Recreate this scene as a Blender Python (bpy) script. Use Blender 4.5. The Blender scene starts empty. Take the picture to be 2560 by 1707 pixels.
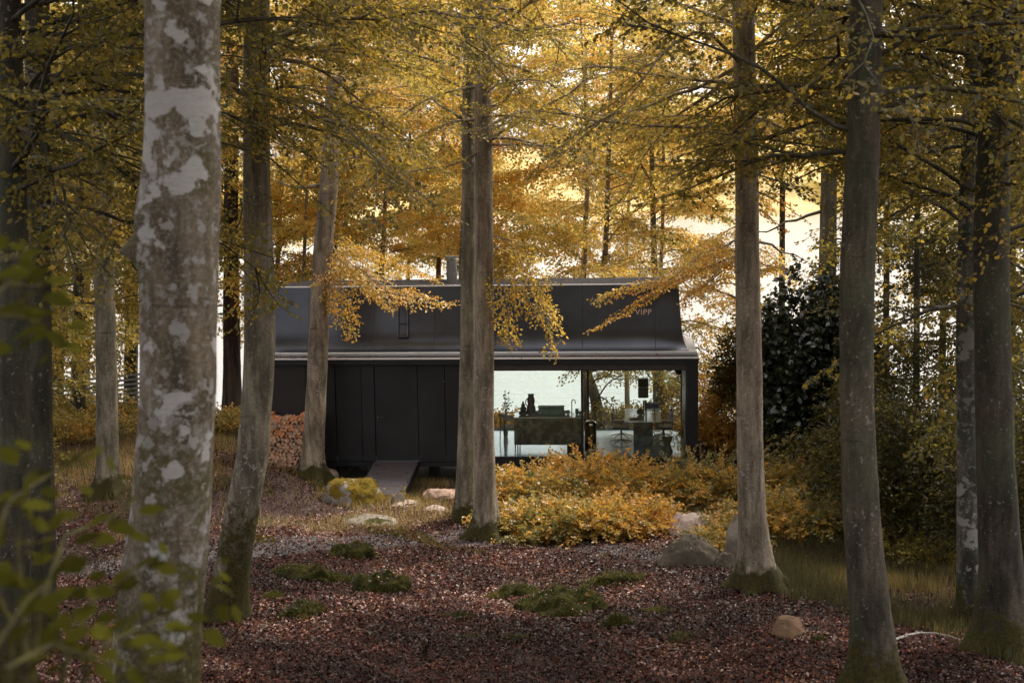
import bpy, bmesh, math, random
import numpy as np
from mathutils import Vector, Matrix, noise
random.seed(7); RNG = np.random.default_rng(11)
PI = math.pi; R = math.radians
scene = bpy.context.scene
COL = scene.collection

# ------------------------------------------------------------------ camera
CAM = Vector((0.0, -33.5, 6.5)); F = 3300.0; W0, H0 = 2560, 1707
yaw, pit, rol = R(5.59), R(-5.94), R(-0.86)
fw = Vector((-math.sin(yaw)*math.cos(pit), math.cos(yaw)*math.cos(pit), math.sin(pit)))
r0 = Vector((math.cos(yaw), math.sin(yaw), 0)); u0 = r0.cross(fw)
rt = r0*math.cos(rol) + u0*math.sin(rol); up = -r0*math.sin(rol) + u0*math.cos(rol)
cam_d = bpy.data.cameras.new("camera"); cam = bpy.data.objects.new("camera", cam_d); COL.objects.link(cam)
cam.matrix_world = Matrix(((rt.x, up.x, -fw.x, CAM.x), (rt.y, up.y, -fw.y, CAM.y), (rt.z, up.z, -fw.z, CAM.z), (0, 0, 0, 1)))
cam_d.sensor_width = 36; cam_d.lens = F/W0*36; cam_d.clip_start = 0.05; cam_d.clip_end = 8000
cam_d.dof.use_dof = True; cam_d.dof.focus_distance = 31; cam_d.dof.aperture_fstop = 2.9
scene.camera = cam
K = 2560/2352.0
def ray(x, y):                      # photograph coordinates of the 2352-wide view
    x *= K; y *= K
    return (fw + rt*((x-W0/2)/F) + up*(-(y-H0/2)/F)).normalized()
def at(x, y, r):                    # point at distance r (along Y) from the camera
    d = ray(x, y); return CAM + d*(r/d.y)

# ------------------------------------------------------------------ terrain
KY = [-90, -60, -36, -33.5, -29, -26.5, -21, -17.5, -10.5, -4, 0, 6, 12, 16, 19, 22.5, 30, 80]
KZ = [9.5, 8, 5.0, 4.7, 3.75, 2.9, 1.35, .6, -.2, -.58, -.72, -1.0, -1.25, -1.7, -2.6, -4.1, -6, -9]
def sst(a, b, x):
    t = np.clip((x-a)/(b-a), 0, 1); return t*t*(3-2*t)
def gz(x, y):
    x = np.asarray(x, float); y = np.asarray(y, float)
    z = np.interp(y, KY, KZ)*.5 + np.interp(y-1.2, KY, KZ)*.25 + np.interp(y+1.2, KY, KZ)*.25
    z = z + .52*(1-sst(-9.2, -7.2, x))*sst(-7, -1.5, y)*(1-sst(6, 14, y))
    z = z + .22*np.exp(-((x+8.6)**2+(y+5)**2)/6.0)
    z = z + .35*sst(6, 12, x)*(1-sst(-2, 10, y))
    z = z + .06*np.sin(x*.9+1.3*np.sin(y*.5)) + .05*np.sin(y*1.3+x*.4+2) + .025*np.sin(x*2.9+y*2.1)
    return z
def ground(x, y): return float(gz(x, y))
def hit(px, py):
    d = ray(px, py); t = 2.0
    while t < 120:
        p = CAM + d*t
        if p.z < ground(p.x, p.y): break
        t += .05
    return p

# ------------------------------------------------------------------ materials
def mat(name):
    m = bpy.data.materials.new(name); m.use_nodes = True; nt = m.node_tree
    return m, nt, nt.nodes['Principled BSDF']
def N(nt, t, **k):
    n = nt.nodes.new(t)
    for a, v in k.items():
        if a in n.inputs: n.inputs[a].default_value = v
        else: setattr(n, a, v)
    return n
def noise_n(nt, scale, detail=4, rough=.55, coord='Object', vec=None, dist=0):
    n = nt.nodes.new('ShaderNodeTexNoise'); n.inputs['Scale'].default_value = scale
    n.inputs['Detail'].default_value = detail; n.inputs['Roughness'].default_value = rough; n.inputs['Distortion'].default_value = dist
    if vec is None:
        tc = nt.nodes.new('ShaderNodeTexCoord'); vec = tc.outputs[coord]
    nt.links.new(vec, n.inputs['Vector']); return n
def ramp(nt, src, stops, interp='LINEAR'):
    r = nt.nodes.new('ShaderNodeValToRGB'); cr = r.color_ramp; cr.interpolation = interp
    while len(cr.elements) < len(stops): cr.elements.new(.5)
    for e, (p, c) in zip(cr.elements, stops):
        e.position = p; e.color = (*c, 1) if len(c) == 3 else c
    nt.links.new(src, r.inputs['Fac']); return r
def mixc(nt, fac, a, b, blend='MIX'):
    m = nt.nodes.new('ShaderNodeMix'); m.data_type = 'RGBA'; m.blend_type = blend
    for s, i in ((fac, 0), (a, 6), (b, 7)):
        if hasattr(s, 'links'): nt.links.new(s, m.inputs[i])
        else: m.inputs[i].default_value = s if i == 0 else (*s, 1)
    return m.outputs[2]
def mth(nt, op, a, b=0.5, c=None):
    m = nt.nodes.new('ShaderNodeMath'); m.operation = op
    for i, s in enumerate((a, b) if c is None else (a, b, c)):
        if hasattr(s, 'links'): nt.links.new(s, m.inputs[i])
        else: m.inputs[i].default_value = s
    return m.outputs[0]
def bump(nt, b, h, strength=.5, dist=.02):
    n = nt.nodes.new('ShaderNodeBump'); n.inputs['Strength'].default_value = strength; n.inputs['Distance'].default_value = dist
    nt.links.new(h, n.inputs['Height']); nt.links.new(n.outputs[0], b.inputs['Normal'])
def plain(name, c, rough=.5, metal=0, var=.25, scale=6, bmp=.1, spec=.5):
    m, nt, b = mat(name)
    n = noise_n(nt, scale, 5)
    r = ramp(nt, n.outputs['Fac'], [(.3, tuple(v*(1-var) for v in c)), (.7, tuple(min(1, v*(1+var)) for v in c))])
    nt.links.new(r.outputs[0], b.inputs['Base Color'])
    b.inputs['Roughness'].default_value = rough; b.inputs['Metallic'].default_value = metal
    b.inputs['Specular IOR Level'].default_value = spec
    if bmp: bump(nt, b, n.outputs['Fac'], bmp, .01)
    return m

def leafmat(name, stops, trans=.5, rough=.45, gloss=.06):
    m, nt, b = mat(name); nt.nodes.remove(b)
    at_ = N(nt, 'ShaderNodeAttribute', attribute_name='tint')
    r = ramp(nt, at_.outputs['Fac'], stops)
    d = nt.nodes.new('ShaderNodeBsdfDiffuse'); t = nt.nodes.new('ShaderNodeBsdfTranslucent'); g = nt.nodes.new('ShaderNodeBsdfGlossy')
    g.inputs['Roughness'].default_value = rough
    hs = N(nt, 'ShaderNodeHueSaturation'); hs.inputs['Saturation'].default_value = .97; hs.inputs['Value'].default_value = 1.4
    nt.links.new(r.outputs[0], d.inputs['Color']); nt.links.new(r.outputs[0], hs.inputs['Color']); nt.links.new(hs.outputs[0], t.inputs['Color'])
    a = nt.nodes.new('ShaderNodeMixShader'); a.inputs[0].default_value = trans
    nt.links.new(d.outputs[0], a.inputs[1]); nt.links.new(t.outputs[0], a.inputs[2])
    c = nt.nodes.new('ShaderNodeMixShader'); c.inputs[0].default_value = gloss
    nt.links.new(a.outputs[0], c.inputs[1]); nt.links.new(g.outputs[0], c.inputs[2])
    nt.links.new(c.outputs[0], nt.nodes['Material Output'].inputs[0])
    return m
M = {}
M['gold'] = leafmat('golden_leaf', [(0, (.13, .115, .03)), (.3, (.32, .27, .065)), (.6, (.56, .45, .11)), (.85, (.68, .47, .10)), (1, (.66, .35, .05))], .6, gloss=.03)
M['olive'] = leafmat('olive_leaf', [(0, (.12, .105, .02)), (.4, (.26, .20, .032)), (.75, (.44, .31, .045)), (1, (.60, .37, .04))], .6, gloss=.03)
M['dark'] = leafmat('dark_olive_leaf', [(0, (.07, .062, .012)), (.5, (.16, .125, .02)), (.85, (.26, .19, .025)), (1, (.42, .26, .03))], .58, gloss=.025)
M['shade'] = leafmat('shaded_leaf', [(0, (.022, .024, .006)), (.5, (.07, .062, .012)), (.85, (.13, .10, .015)), (1, (.26, .17, .02))], .5, gloss=.025)  # darker copy of the dark olive leaf, shade put into its colour
M['orange'] = leafmat('orange_leaf', [(0, (.16, .14, .03)), (.35, (.38, .26, .035)), (.7, (.62, .38, .04)), (1, (.74, .34, .03))], .45)
M['fern'] = leafmat('fern_leaf', [(0, (.085, .095, .03)), (.4, (.23, .19, .045)), (.72, (.47, .30, .05)), (1, (.66, .32, .035))], .45)
M['rhodo'] = leafmat('rhododendron_leaf', [(0, (.012, .018, .009)), (.6, (.035, .045, .02)), (1, (.09, .10, .04))], .12, .3, .10)
M['fore'] = leafmat('green_leaf', [(0, (.022, .022, .004)), (1, (.062, .058, .008))], .35, .6, .0)
M['litter'] = leafmat('fallen_leaf', [(0, (.014, .007, .005)), (.4, (.042, .016, .010)), (.72, (.095, .034, .021)), (.89, (.17, .062, .042)), (.96, (.30, .11, .035)), (1, (.46, .31, .25))], .08, .4, .03)
M['grass'] = leafmat('dry_grass', [(0, (.05, .05, .014)), (.35, (.11, .09, .028)), (.7, (.34, .24, .07)), (1, (.50, .38, .19))], .35)
M['moss_blade'] = leafmat('moss_tuft', [(0, (.028, .028, .005)), (.6, (.075, .070, .010)), (1, (.16, .135, .018))], .35)
M['gold_moss'] = leafmat('golden_moss_tuft', [(0, (.08, .06, .006)), (.6, (.22, .15, .012)), (1, (.34, .22, .02))], .35)

def barkmat(name, dark, light, lichen=(.42, .41, .38), big=0, moss_h=1.2, furrow=0, moss_amt=1.0, green=0.0):
    m, nt, b = mat(name)
    tc = nt.nodes.new('ShaderNodeTexCoord'); mp = nt.nodes.new('ShaderNodeMapping')
    mp.inputs['Scale'].default_value = (1, 1, .35) if not furrow else (1, 1, .15)
    nt.links.new(tc.outputs['Object'], mp.inputs['Vector'])
    n1 = noise_n(nt, 3.5, 8, .65, vec=mp.outputs[0], dist=.4)
    base = ramp(nt, n1.outputs['Fac'], [(.40, dark), (.60, light)]).outputs[0]
    mp3 = nt.nodes.new('ShaderNodeMapping'); mp3.inputs['Scale'].default_value = (1, 1, .12); nt.links.new(tc.outputs['Object'], mp3.inputs['Vector'])
    ns = noise_n(nt, 9, 6, .7, vec=mp3.outputs[0]); st_ = ramp(nt, ns.outputs['Fac'], [(.42, tuple(.55 for _ in range(3))), (.58, (1.12, 1.1, 1.08))])
    base = mixc(nt, .75, base, st_.outputs[0], 'MULTIPLY')
    nf = noise_n(nt, 34, 5, .75); sf = ramp(nt, nf.outputs['Fac'], [(.38, (.6, .6, .58)), (.62, (1.2, 1.2, 1.2))])
    base = mixc(nt, .8, base, sf.outputs[0], 'MULTIPLY')
    mp4 = nt.nodes.new('ShaderNodeMapping'); mp4.inputs['Scale'].default_value = (.5, .5, 5); nt.links.new(tc.outputs['Object'], mp4.inputs['Vector'])
    nr_ = noise_n(nt, 2.2, 4, .6, vec=mp4.outputs[0]); rr_ = ramp(nt, nr_.outputs['Fac'], [(.30, (.45, .43, .4)), (.37, (1, 1, 1))])
    base = mixc(nt, .7, base, rr_.outputs[0], 'MULTIPLY')
    # speckle
    n2 = noise_n(nt, 1.1, 3, .6); n2b = noise_n(nt, 16 if not big else 11, 5, .62)
    sp = mth(nt, 'ADD', mth(nt, 'MULTIPLY', n2.outputs['Fac'], .35), n2b.outputs['Fac'])
    spm = ramp(nt, sp, [(.80 if not big else .74, (0, 0, 0)), (.84 if not big else .77, (1, 1, 1))])
    base = mixc(nt, mth(nt, 'MULTIPLY', spm.outputs[0], .6), base, lichen)
    if big == 3.6:
        ng0 = noise_n(nt, 2.6, 7, .68); gm0 = ramp(nt, ng0.outputs['Fac'], [(.50, (0, 0, 0)), (.60, (1, 1, 1))])
        base = mixc(nt, mth(nt, 'MULTIPLY', gm0.outputs[0], .85), base, (.055, .046, .016))
        ng1 = noise_n(nt, 40, 5, .7); gm1 = ramp(nt, ng1.outputs['Fac'], [(.52, (0, 0, 0)), (.60, (1, 1, 1))])
        base = mixc(nt, mth(nt, 'MULTIPLY', gm1.outputs[0], .45), base, (.21, .18, .15))
    if big == 3.6:
        nm = noise_n(nt, 9, 6, .6); km = ramp(nt, nm.outputs['Fac'], [(.585, (0, 0, 0)), (.62, (1, 1, 1))])
        base = mixc(nt, mth(nt, 'MULTIPLY', km.outputs[0], .8), base, lichen)
    if big:
        mpb = nt.nodes.new('ShaderNodeMapping'); mpb.inputs['Scale'].default_value = (1, 1, 1.2); nt.links.new(tc.outputs['Object'], mpb.inputs['Vector'])
        tb = noise_n(nt, big, 8, .55, vec=mpb.outputs[0], dist=.1); sm = ramp(nt, tb.outputs['Fac'], [(.560, (0, 0, 0)), (.585, (1, 1, 1))])
        sb = noise_n(nt, 38, 4, .6); base2 = mixc(nt, sb.outputs['Fac'], lichen, tuple(min(1, c*1.35) for c in lichen))
        base = mixc(nt, sm.outputs[0], base, base2)
    if green:
        ng = noise_n(nt, .8, 3, .5); gm = ramp(nt, ng.outputs['Fac'], [(.45, (0, 0, 0)), (.65, (1, 1, 1))])
        base = mixc(nt, mth(nt, 'MULTIPLY', gm.outputs[0], green), base, (.055, .07, .035))
    # moss by height above ground (attribute h) and noise
    h = N(nt, 'ShaderNodeAttribute', attribute_name='h')
    n3 = noise_n(nt, 1.6, 7, .65)
    n3b = noise_n(nt, 9, 5, .7)
    mm = mth(nt, 'SUBTRACT', mth(nt, 'ADD', mth(nt, 'MULTIPLY', n3.outputs['Fac'], 2.0), mth(nt, 'MULTIPLY', n3b.outputs['Fac'], .7)), mth(nt, 'DIVIDE', h.outputs['Fac'], moss_h))
    mmr = ramp(nt, mm, [(.70, (0, 0, 0)), (.92, (1, 1, 1))])
    n4 = noise_n(nt, 25, 4, .7)
    mc = ramp(nt, n4.outputs['Fac'], [(.3, (.011, .011, .003)), (.7, (.066, .054, .010))]).outputs[0]
    base = mixc(nt, mth(nt, 'MULTIPLY', mmr.outputs[0], moss_amt), base, mc)
    nt.links.new(base, b.inputs['Base Color']); b.inputs['Roughness'].default_value = .85; b.inputs['Specular IOR Level'].default_value = .25
    mp2 = nt.nodes.new('ShaderNodeMapping'); mp2.inputs['Scale'].default_value = (.6, .6, 2.2) if not furrow else (1.4, 1.4, .25)
    nt.links.new(tc.outputs['Object'], mp2.inputs['Vector'])
    nb = noise_n(nt, 9, 8, .7, vec=mp2.outputs[0])
    hb = mth(nt, 'ADD', nb.outputs['Fac'], mth(nt, 'MULTIPLY', mmr.outputs[0], n4.outputs['Fac']))
    bump(nt, b, hb, .9 if furrow else .55, .06 if furrow else .025)
    return m
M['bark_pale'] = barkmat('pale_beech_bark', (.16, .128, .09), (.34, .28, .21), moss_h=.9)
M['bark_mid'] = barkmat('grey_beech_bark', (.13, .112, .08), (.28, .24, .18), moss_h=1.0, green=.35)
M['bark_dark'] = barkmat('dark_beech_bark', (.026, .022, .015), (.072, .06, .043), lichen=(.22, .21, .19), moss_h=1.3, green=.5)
M['bark_shade'] = barkmat('shaded_beech_bark', (.042, .036, .025), (.105, .088, .062), lichen=(.24, .23, .2), moss_h=1.1, green=.4)  # copy of the beech bark with shade put into its colour
M['bark_lichen'] = barkmat('lichen_beech_bark', (.07, .055, .034), (.16, .128, .09), lichen=(.245, .235, .22), big=3.6, moss_h=2.3)
M['bark_mossy'] = barkmat('mossy_beech_bark', (.125, .108, .076), (.26, .225, .165), moss_h=2.6)
M['bark_pine'] = barkmat('furrowed_pine_bark', (.02, .016, .012), (.11, .08, .06), lichen=(.1, .09, .08), furrow=1, moss_h=.5)
M['bark_birch'] = barkmat('white_birch_bark', (.03, .03, .025), (.12, .11, .09), lichen=(.20, .19, .17), big=3.0, moss_h=1.2, green=.4)

# ------------------------------------------------------------------ object helpers
def link(o, parent=None):
    COL.objects.link(o)
    if parent is not None: o.parent = parent
    return o
def tag(o, label=None, cat=None, group=None, kind=None):
    if label: o['label'] = label
    if cat: o['category'] = cat
    if group: o['group'] = group
    if kind: o['kind'] = kind
    return o
def empty(name, loc, label, cat, group=None, rz=0):
    o = bpy.data.objects.new(name, None); o.empty_display_size = .2; link(o)
    o.location = loc; o.rotation_euler = (0, 0, rz); return tag(o, label, cat, group)
class MB:
    def __init__(s): s.v = []; s.f = []
    def box(s, x0, x1, y0, y1, z0, z1):
        i = len(s.v)
        s.v += [(x0,y0,z0),(x1,y0,z0),(x1,y1,z0),(x0,y1,z0),(x0,y0,z1),(x1,y0,z1),(x1,y1,z1),(x0,y1,z1)]
        s.f += [tuple(i+k for k in q) for q in ((0,3,2,1),(4,5,6,7),(0,1,5,4),(1,2,6,5),(2,3,7,6),(3,0,4,7))]; return s
    def tube(s, pts, rad, n=8, cap=True):
        pts = [Vector(p) for p in pts]
        if not hasattr(rad, '__len__'): rad = [rad]*len(pts)
        i0 = len(s.v); ref = Vector((0, 0, 1))
        for k, p in enumerate(pts):
            t = (pts[min(k+1, len(pts)-1)] - pts[max(k-1, 0)]).normalized()
            a = ref - t*ref.dot(t)
            if a.length < .1: a = Vector((1, 0, 0)) - t*t.x
            a.normalize(); b = t.cross(a); ref = a if abs(t.z) > .7 else ref
            for j in range(n):
                q = 2*PI*j/n; s.v.append(tuple(p + a*(math.cos(q)*rad[k]) + b*(math.sin(q)*rad[k])))
        for k in range(len(pts)-1):
            for j in range(n):
                a_, b_ = i0+k*n+j, i0+k*n+(j+1) % n
                s.f.append((a_, b_, b_+n, a_+n))
        if cap: s.f.append(tuple(i0+j for j in range(n))[::-1]); s.f.append(tuple(i0+(len(pts)-1)*n+j for j in range(n)))
        return s
    def lathe(s, prof, n=24, c=(0, 0, 0)):   # prof: (r,z)
        i0 = len(s.v)
        for r_, z in prof:
            for j in range(n):
                q = 2*PI*j/n; s.v.append((c[0]+r_*math.cos(q), c[1]+r_*math.sin(q), c[2]+z))
        for k in range(len(prof)-1):
            for j in range(n):
                a_, b_ = i0+k*n+j, i0+k*n+(j+1) % n
                s.f.append((a_, b_, b_+n, a_+n))
        s.f.append(tuple(i0+j for j in range(n))[::-1]); s.f.append(tuple(i0+(len(prof)-1)*n+j for j in range(n)))
        return s
    def build(s, name, m, parent=None, smooth=False, bev=0):
        me = bpy.data.meshes.new(name); me.from_pydata(s.v, [], s.f); me.update()
        o = bpy.data.objects.new(name, me); link(o, parent); me.materials.append(m)
        if smooth:
            me.polygons.foreach_set('use_smooth', [True]*len(me.polygons)); me.set_sharp_from_angle(angle=R(45))
        if bev:
            b = o.modifiers.new('b', 'BEVEL'); b.width = bev; b.segments = 2; b.limit_method = 'ANGLE'
        return o
def npmesh(name, V, nper, m, parent=None, tint=None, smooth=False):
    """V: (n*nper,3) separate polygons of nper vertices"""
    V = np.asarray(V, np.float32).reshape(-1, 3); nv = len(V); nf = nv//nper
    me = bpy.data.meshes.new(name); me.vertices.add(nv); me.vertices.foreach_set('co', V.ravel())
    me.loops.add(nv); me.loops.foreach_set('vertex_index', np.arange(nv, dtype=np.int32))
    me.polygons.add(nf); me.polygons.foreach_set('loop_start', np.arange(0, nv, nper, dtype=np.int32))
    if tint is not None:
        a = me.attributes.new('tint', 'FLOAT', 'FACE'); a.data.foreach_set('value', np.asarray(tint, np.float32))
    me.materials.append(m); me.update(calc_edges=True)
    return link(bpy.data.objects.new(name, me), parent)

def nrm(a): return a/np.maximum(np.linalg.norm(a, axis=1, keepdims=True), 1e-9)
def leaf_quads(P, D, Nn, Ln, Wd, curl=.0):
    """diamond-like leaves: base, side, tip, side"""
    D = nrm(D); S = nrm(np.cross(D, Nn)); U = np.cross(S, D)
    Ln = Ln[:, None]; Wd = Wd[:, None]
    mid = P + D*Ln*.45 + U*Ln*curl
    V = np.stack([P, mid+S*Wd*.5, P+D*Ln, mid-S*Wd*.5], 1)
    return V.reshape(-1, 3)

class Crown:
    def __init__(s): s.V = []; s.T = []; s.n = 0
    def add(s, V, T): s.V.append(V); s.T.append(T); s.n += len(T)
    def segs(s, P, D, L, Nn, sp, ls, tint, tj=.22, droop=.12):
        """leaves alternately along twig segments"""
        k = np.maximum(1, (L/sp).astype(int)); idx = np.repeat(np.arange(len(L)), k)
        off = np.arange(len(idx)) - np.repeat(np.cumsum(k)-k, k)
        t = (off+RNG.random(len(idx)))*sp
        Pp = P[idx] + D[idx]*t[:, None]; Pp[:, 2] -= droop*t*t
        sgn = np.where(off % 2 == 0, 1, -1)
        n = Nn[idx] + RNG.normal(0, .62, (len(idx), 3)); n = nrm(n)
        side = np.cross(n, D[idx])*sgn[:, None]
        d = nrm(D[idx]*.65 + side*.9 + RNG.normal(0, .28, (len(idx), 3)) + np.array([0, 0, -.34]))
        ln = ls*RNG.uniform(.7, 1.25, len(idx)); wd = ln*RNG.uniform(.55, .75, len(idx))
        tt = np.clip(tint[idx] + RNG.normal(0, tj, len(idx)), 0, 1)
        s.add(leaf_quads(Pp, d, n, ln, wd), tt)
    def build(s, name, m, parent):
        return npmesh(name, np.concatenate(s.V), 4, m, parent, np.concatenate(s.T))

def spray(crown, pts, sp=.06, ls=.075, tl=1.0, tint=.5, tilt=None, start=.15, dens=1.0, stems=None, srad=.0045):
    """flat beech spray along a limb polyline"""
    pts = np.array([tuple(p) for p in pts], float)
    seg = np.diff(pts, axis=0); sl = np.linalg.norm(seg, axis=1); cum = np.concatenate([[0], np.cumsum(sl)]); L = cum[-1]
    step = .17/dens
    s_ = np.arange(start*L, L, step); 
    if len(s_) < 2: return
    P = np.stack([np.interp(s_, cum, pts[:, i]) for i in range(3)], 1)
    T = nrm(np.stack([np.interp(np.minimum(s_+.15, L), cum, pts[:, i]) - np.interp(np.maximum(s_-.15, 0), cum, pts[:, i]) for i in range(3)], 1))
    tilt = RNG.normal(0, .34) if tilt is None else tilt
    Up = np.tile([[RNG.normal(0, .2), RNG.normal(0, .2), 1.]], (len(s_), 1))
    Nn = nrm(Up - T*(Up*T).sum(1, keepdims=True)); S = np.cross(Nn, T); Nn = nrm(Nn + S*tilt); S = np.cross(Nn, T)
    sg = np.where(np.arange(len(s_)) % 2 == 0, 1, -1)[:, None]
    fr = s_/L
    tlen = tl*np.sqrt(np.clip(1.05-fr, .03, 1))*RNG.uniform(.5, 1.15, len(s_))*np.clip(fr*4, .4, 1)
    TD = nrm(T*.75 + S*sg*.9 + RNG.normal(0, .12, P.shape) + Nn*RNG.normal(0, .06, (len(s_), 1)))
    tn = np.clip(tint + RNG.normal(0, .10, len(s_)), 0, 1)
    crown.segs(P, TD, tlen, Nn, sp, ls, tn)
    # twiglets
    k = np.maximum(0, (tlen/.17).astype(int)); idx = np.repeat(np.arange(len(s_)), k)
    if len(idx):
        off = np.arange(len(idx)) - np.repeat(np.cumsum(k)-k, k)
        t = (off+.7)*.17; s2 = np.where(off % 2 == 0, 1, -1)[:, None]
        P2 = P[idx]+TD[idx]*t[:, None]; P2[:, 2] -= .12*t*t
        side = np.cross(Nn[idx], TD[idx])
        D2 = nrm(TD[idx]*.8 + side*s2*.8 + RNG.normal(0, .12, P2.shape) + np.array([0, 0, -.08]))
        L2 = np.clip((tlen[idx]-t)*.6+.08, .05, .5)*RNG.uniform(.6, 1.2, len(idx))
        crown.segs(P2, D2, L2, Nn[idx], sp, ls, tn[idx])
    if stems is not None:
        for i in range(len(s_)):
            a = Vector(P[i]); d = Vector(TD[i]); l = tlen[i]*.9
            stems.tube([a, a+d*l*.5-Vector((0, 0, .12*l*l*.25)), a+d*l-Vector((0, 0, .12*l*l))], [srad, srad*.7, srad*.35], 3, False)

def limb_curve(p, az, pitch, L, n=9, droop=4.0, wob=9):
    pts = [Vector(p)]; a, b = az, pitch
    for i in range(n):
        st = L/n
        pts.append(pts[-1] + Vector((math.cos(a)*math.cos(b), math.sin(a)*math.cos(b), math.sin(b)))*st)
        a += R(random.gauss(0, wob*1.3)); b += R(random.gauss(-droop, 8)); b = max(b, R(-38))
    return pts

def trunk_mesh(cl, base, rad_top, seg, name, m, parent, flare=.55, lobes=5, extra=None, rough=1, knots=None):
    """cl: list of (x,y,z,r) ascending; base z is ground. rings with noise and root flare"""
    cl = sorted(cl, key=lambda c: c[2]); zs = [c[2] for c in cl]
    ztop = zs[-1]; z = zs[0]; rows = []
    while z < ztop:
        rows.append(z); hh = z-base; z += .07 if hh < .6 else ((.14 if hh < 2.5 else .35) if not knots else .05)
    rows.append(ztop)
    A = np.array(cl); sd = random.random()*50; mb = MB(); H = []
    ph = random.random()*6
    X = np.interp(rows, A[:, 2], A[:, 0]); Y = np.interp(rows, A[:, 2], A[:, 1]); RR = np.interp(rows, A[:, 2], A[:, 3])
    # smooth centre line
    for _ in range(3):
        X[1:-1] = (X[:-2]+X[1:-1]*2+X[2:])/4; RR[1:-1] = (RR[:-2]+RR[1:-1]*2+RR[2:])/4
    for k, z in enumerate(rows):
        h = z-base
        for j in range(seg):
            q = 2*PI*j/seg
            lob = .5+.5*math.cos(lobes*q+ph+.6*math.sin(2*q+sd))
            fl = flare*math.exp(-max(h, 0)/.22)*(.35+1.5*lob**1.5) + .18*math.exp(-max(h, 0)/.8)
            nn = noise.noise(Vector((math.cos(q)*1.3+sd, math.sin(q)*1.3, z*.8)))*(.03 if knots else .07) + noise.noise(Vector((math.cos(q)*3+sd, math.sin(q)*3, z*2.6)))*.045
            r_ = RR[k]*(1+fl+nn)
            px_, py_ = X[k]+r_*math.cos(q), Y[k]+r_*math.sin(q)
            if knots:
                for (kq, kz, ka, ks) in knots:
                    dq = (q-kq+PI) % (2*PI)-PI; g = ka*math.exp(-(dq/(.28 if ka > .08 else .6))**2-((z-kz)/ks)**2)
                    px_ += g*math.cos(q); py_ += g*math.sin(q)
            mb.v.append((px_, py_, z)); H.append(h)
    n = len(rows)
    for k in range(n-1):
        for j in range(seg):
            a, b = k*seg+j, k*seg+(j+1) % seg
            mb.f.append((a, b, b+seg, a+seg))
    mb.f.append(tuple((n-1)*seg+j for j in range(seg)))
    if extra is not None:
        i = len(mb.v); mb.v += extra.v; mb.f += [tuple(a+i for a in f) for f in extra.f]; H += [max(2.5, v[2]-base+2) for v in extra.v]
    org = parent.location
    mb.v = [(v[0]-org.x, v[1]-org.y, v[2]-org.z) for v in mb.v]
    o = mb.build(name, m, parent, True)
    o.data.set_sharp_from_angle(angle=R(75))
    a = o.data.attributes.new('h', 'FLOAT', 'POINT'); a.data.foreach_set('value', np.array(H, np.float32))
    return o

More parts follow.
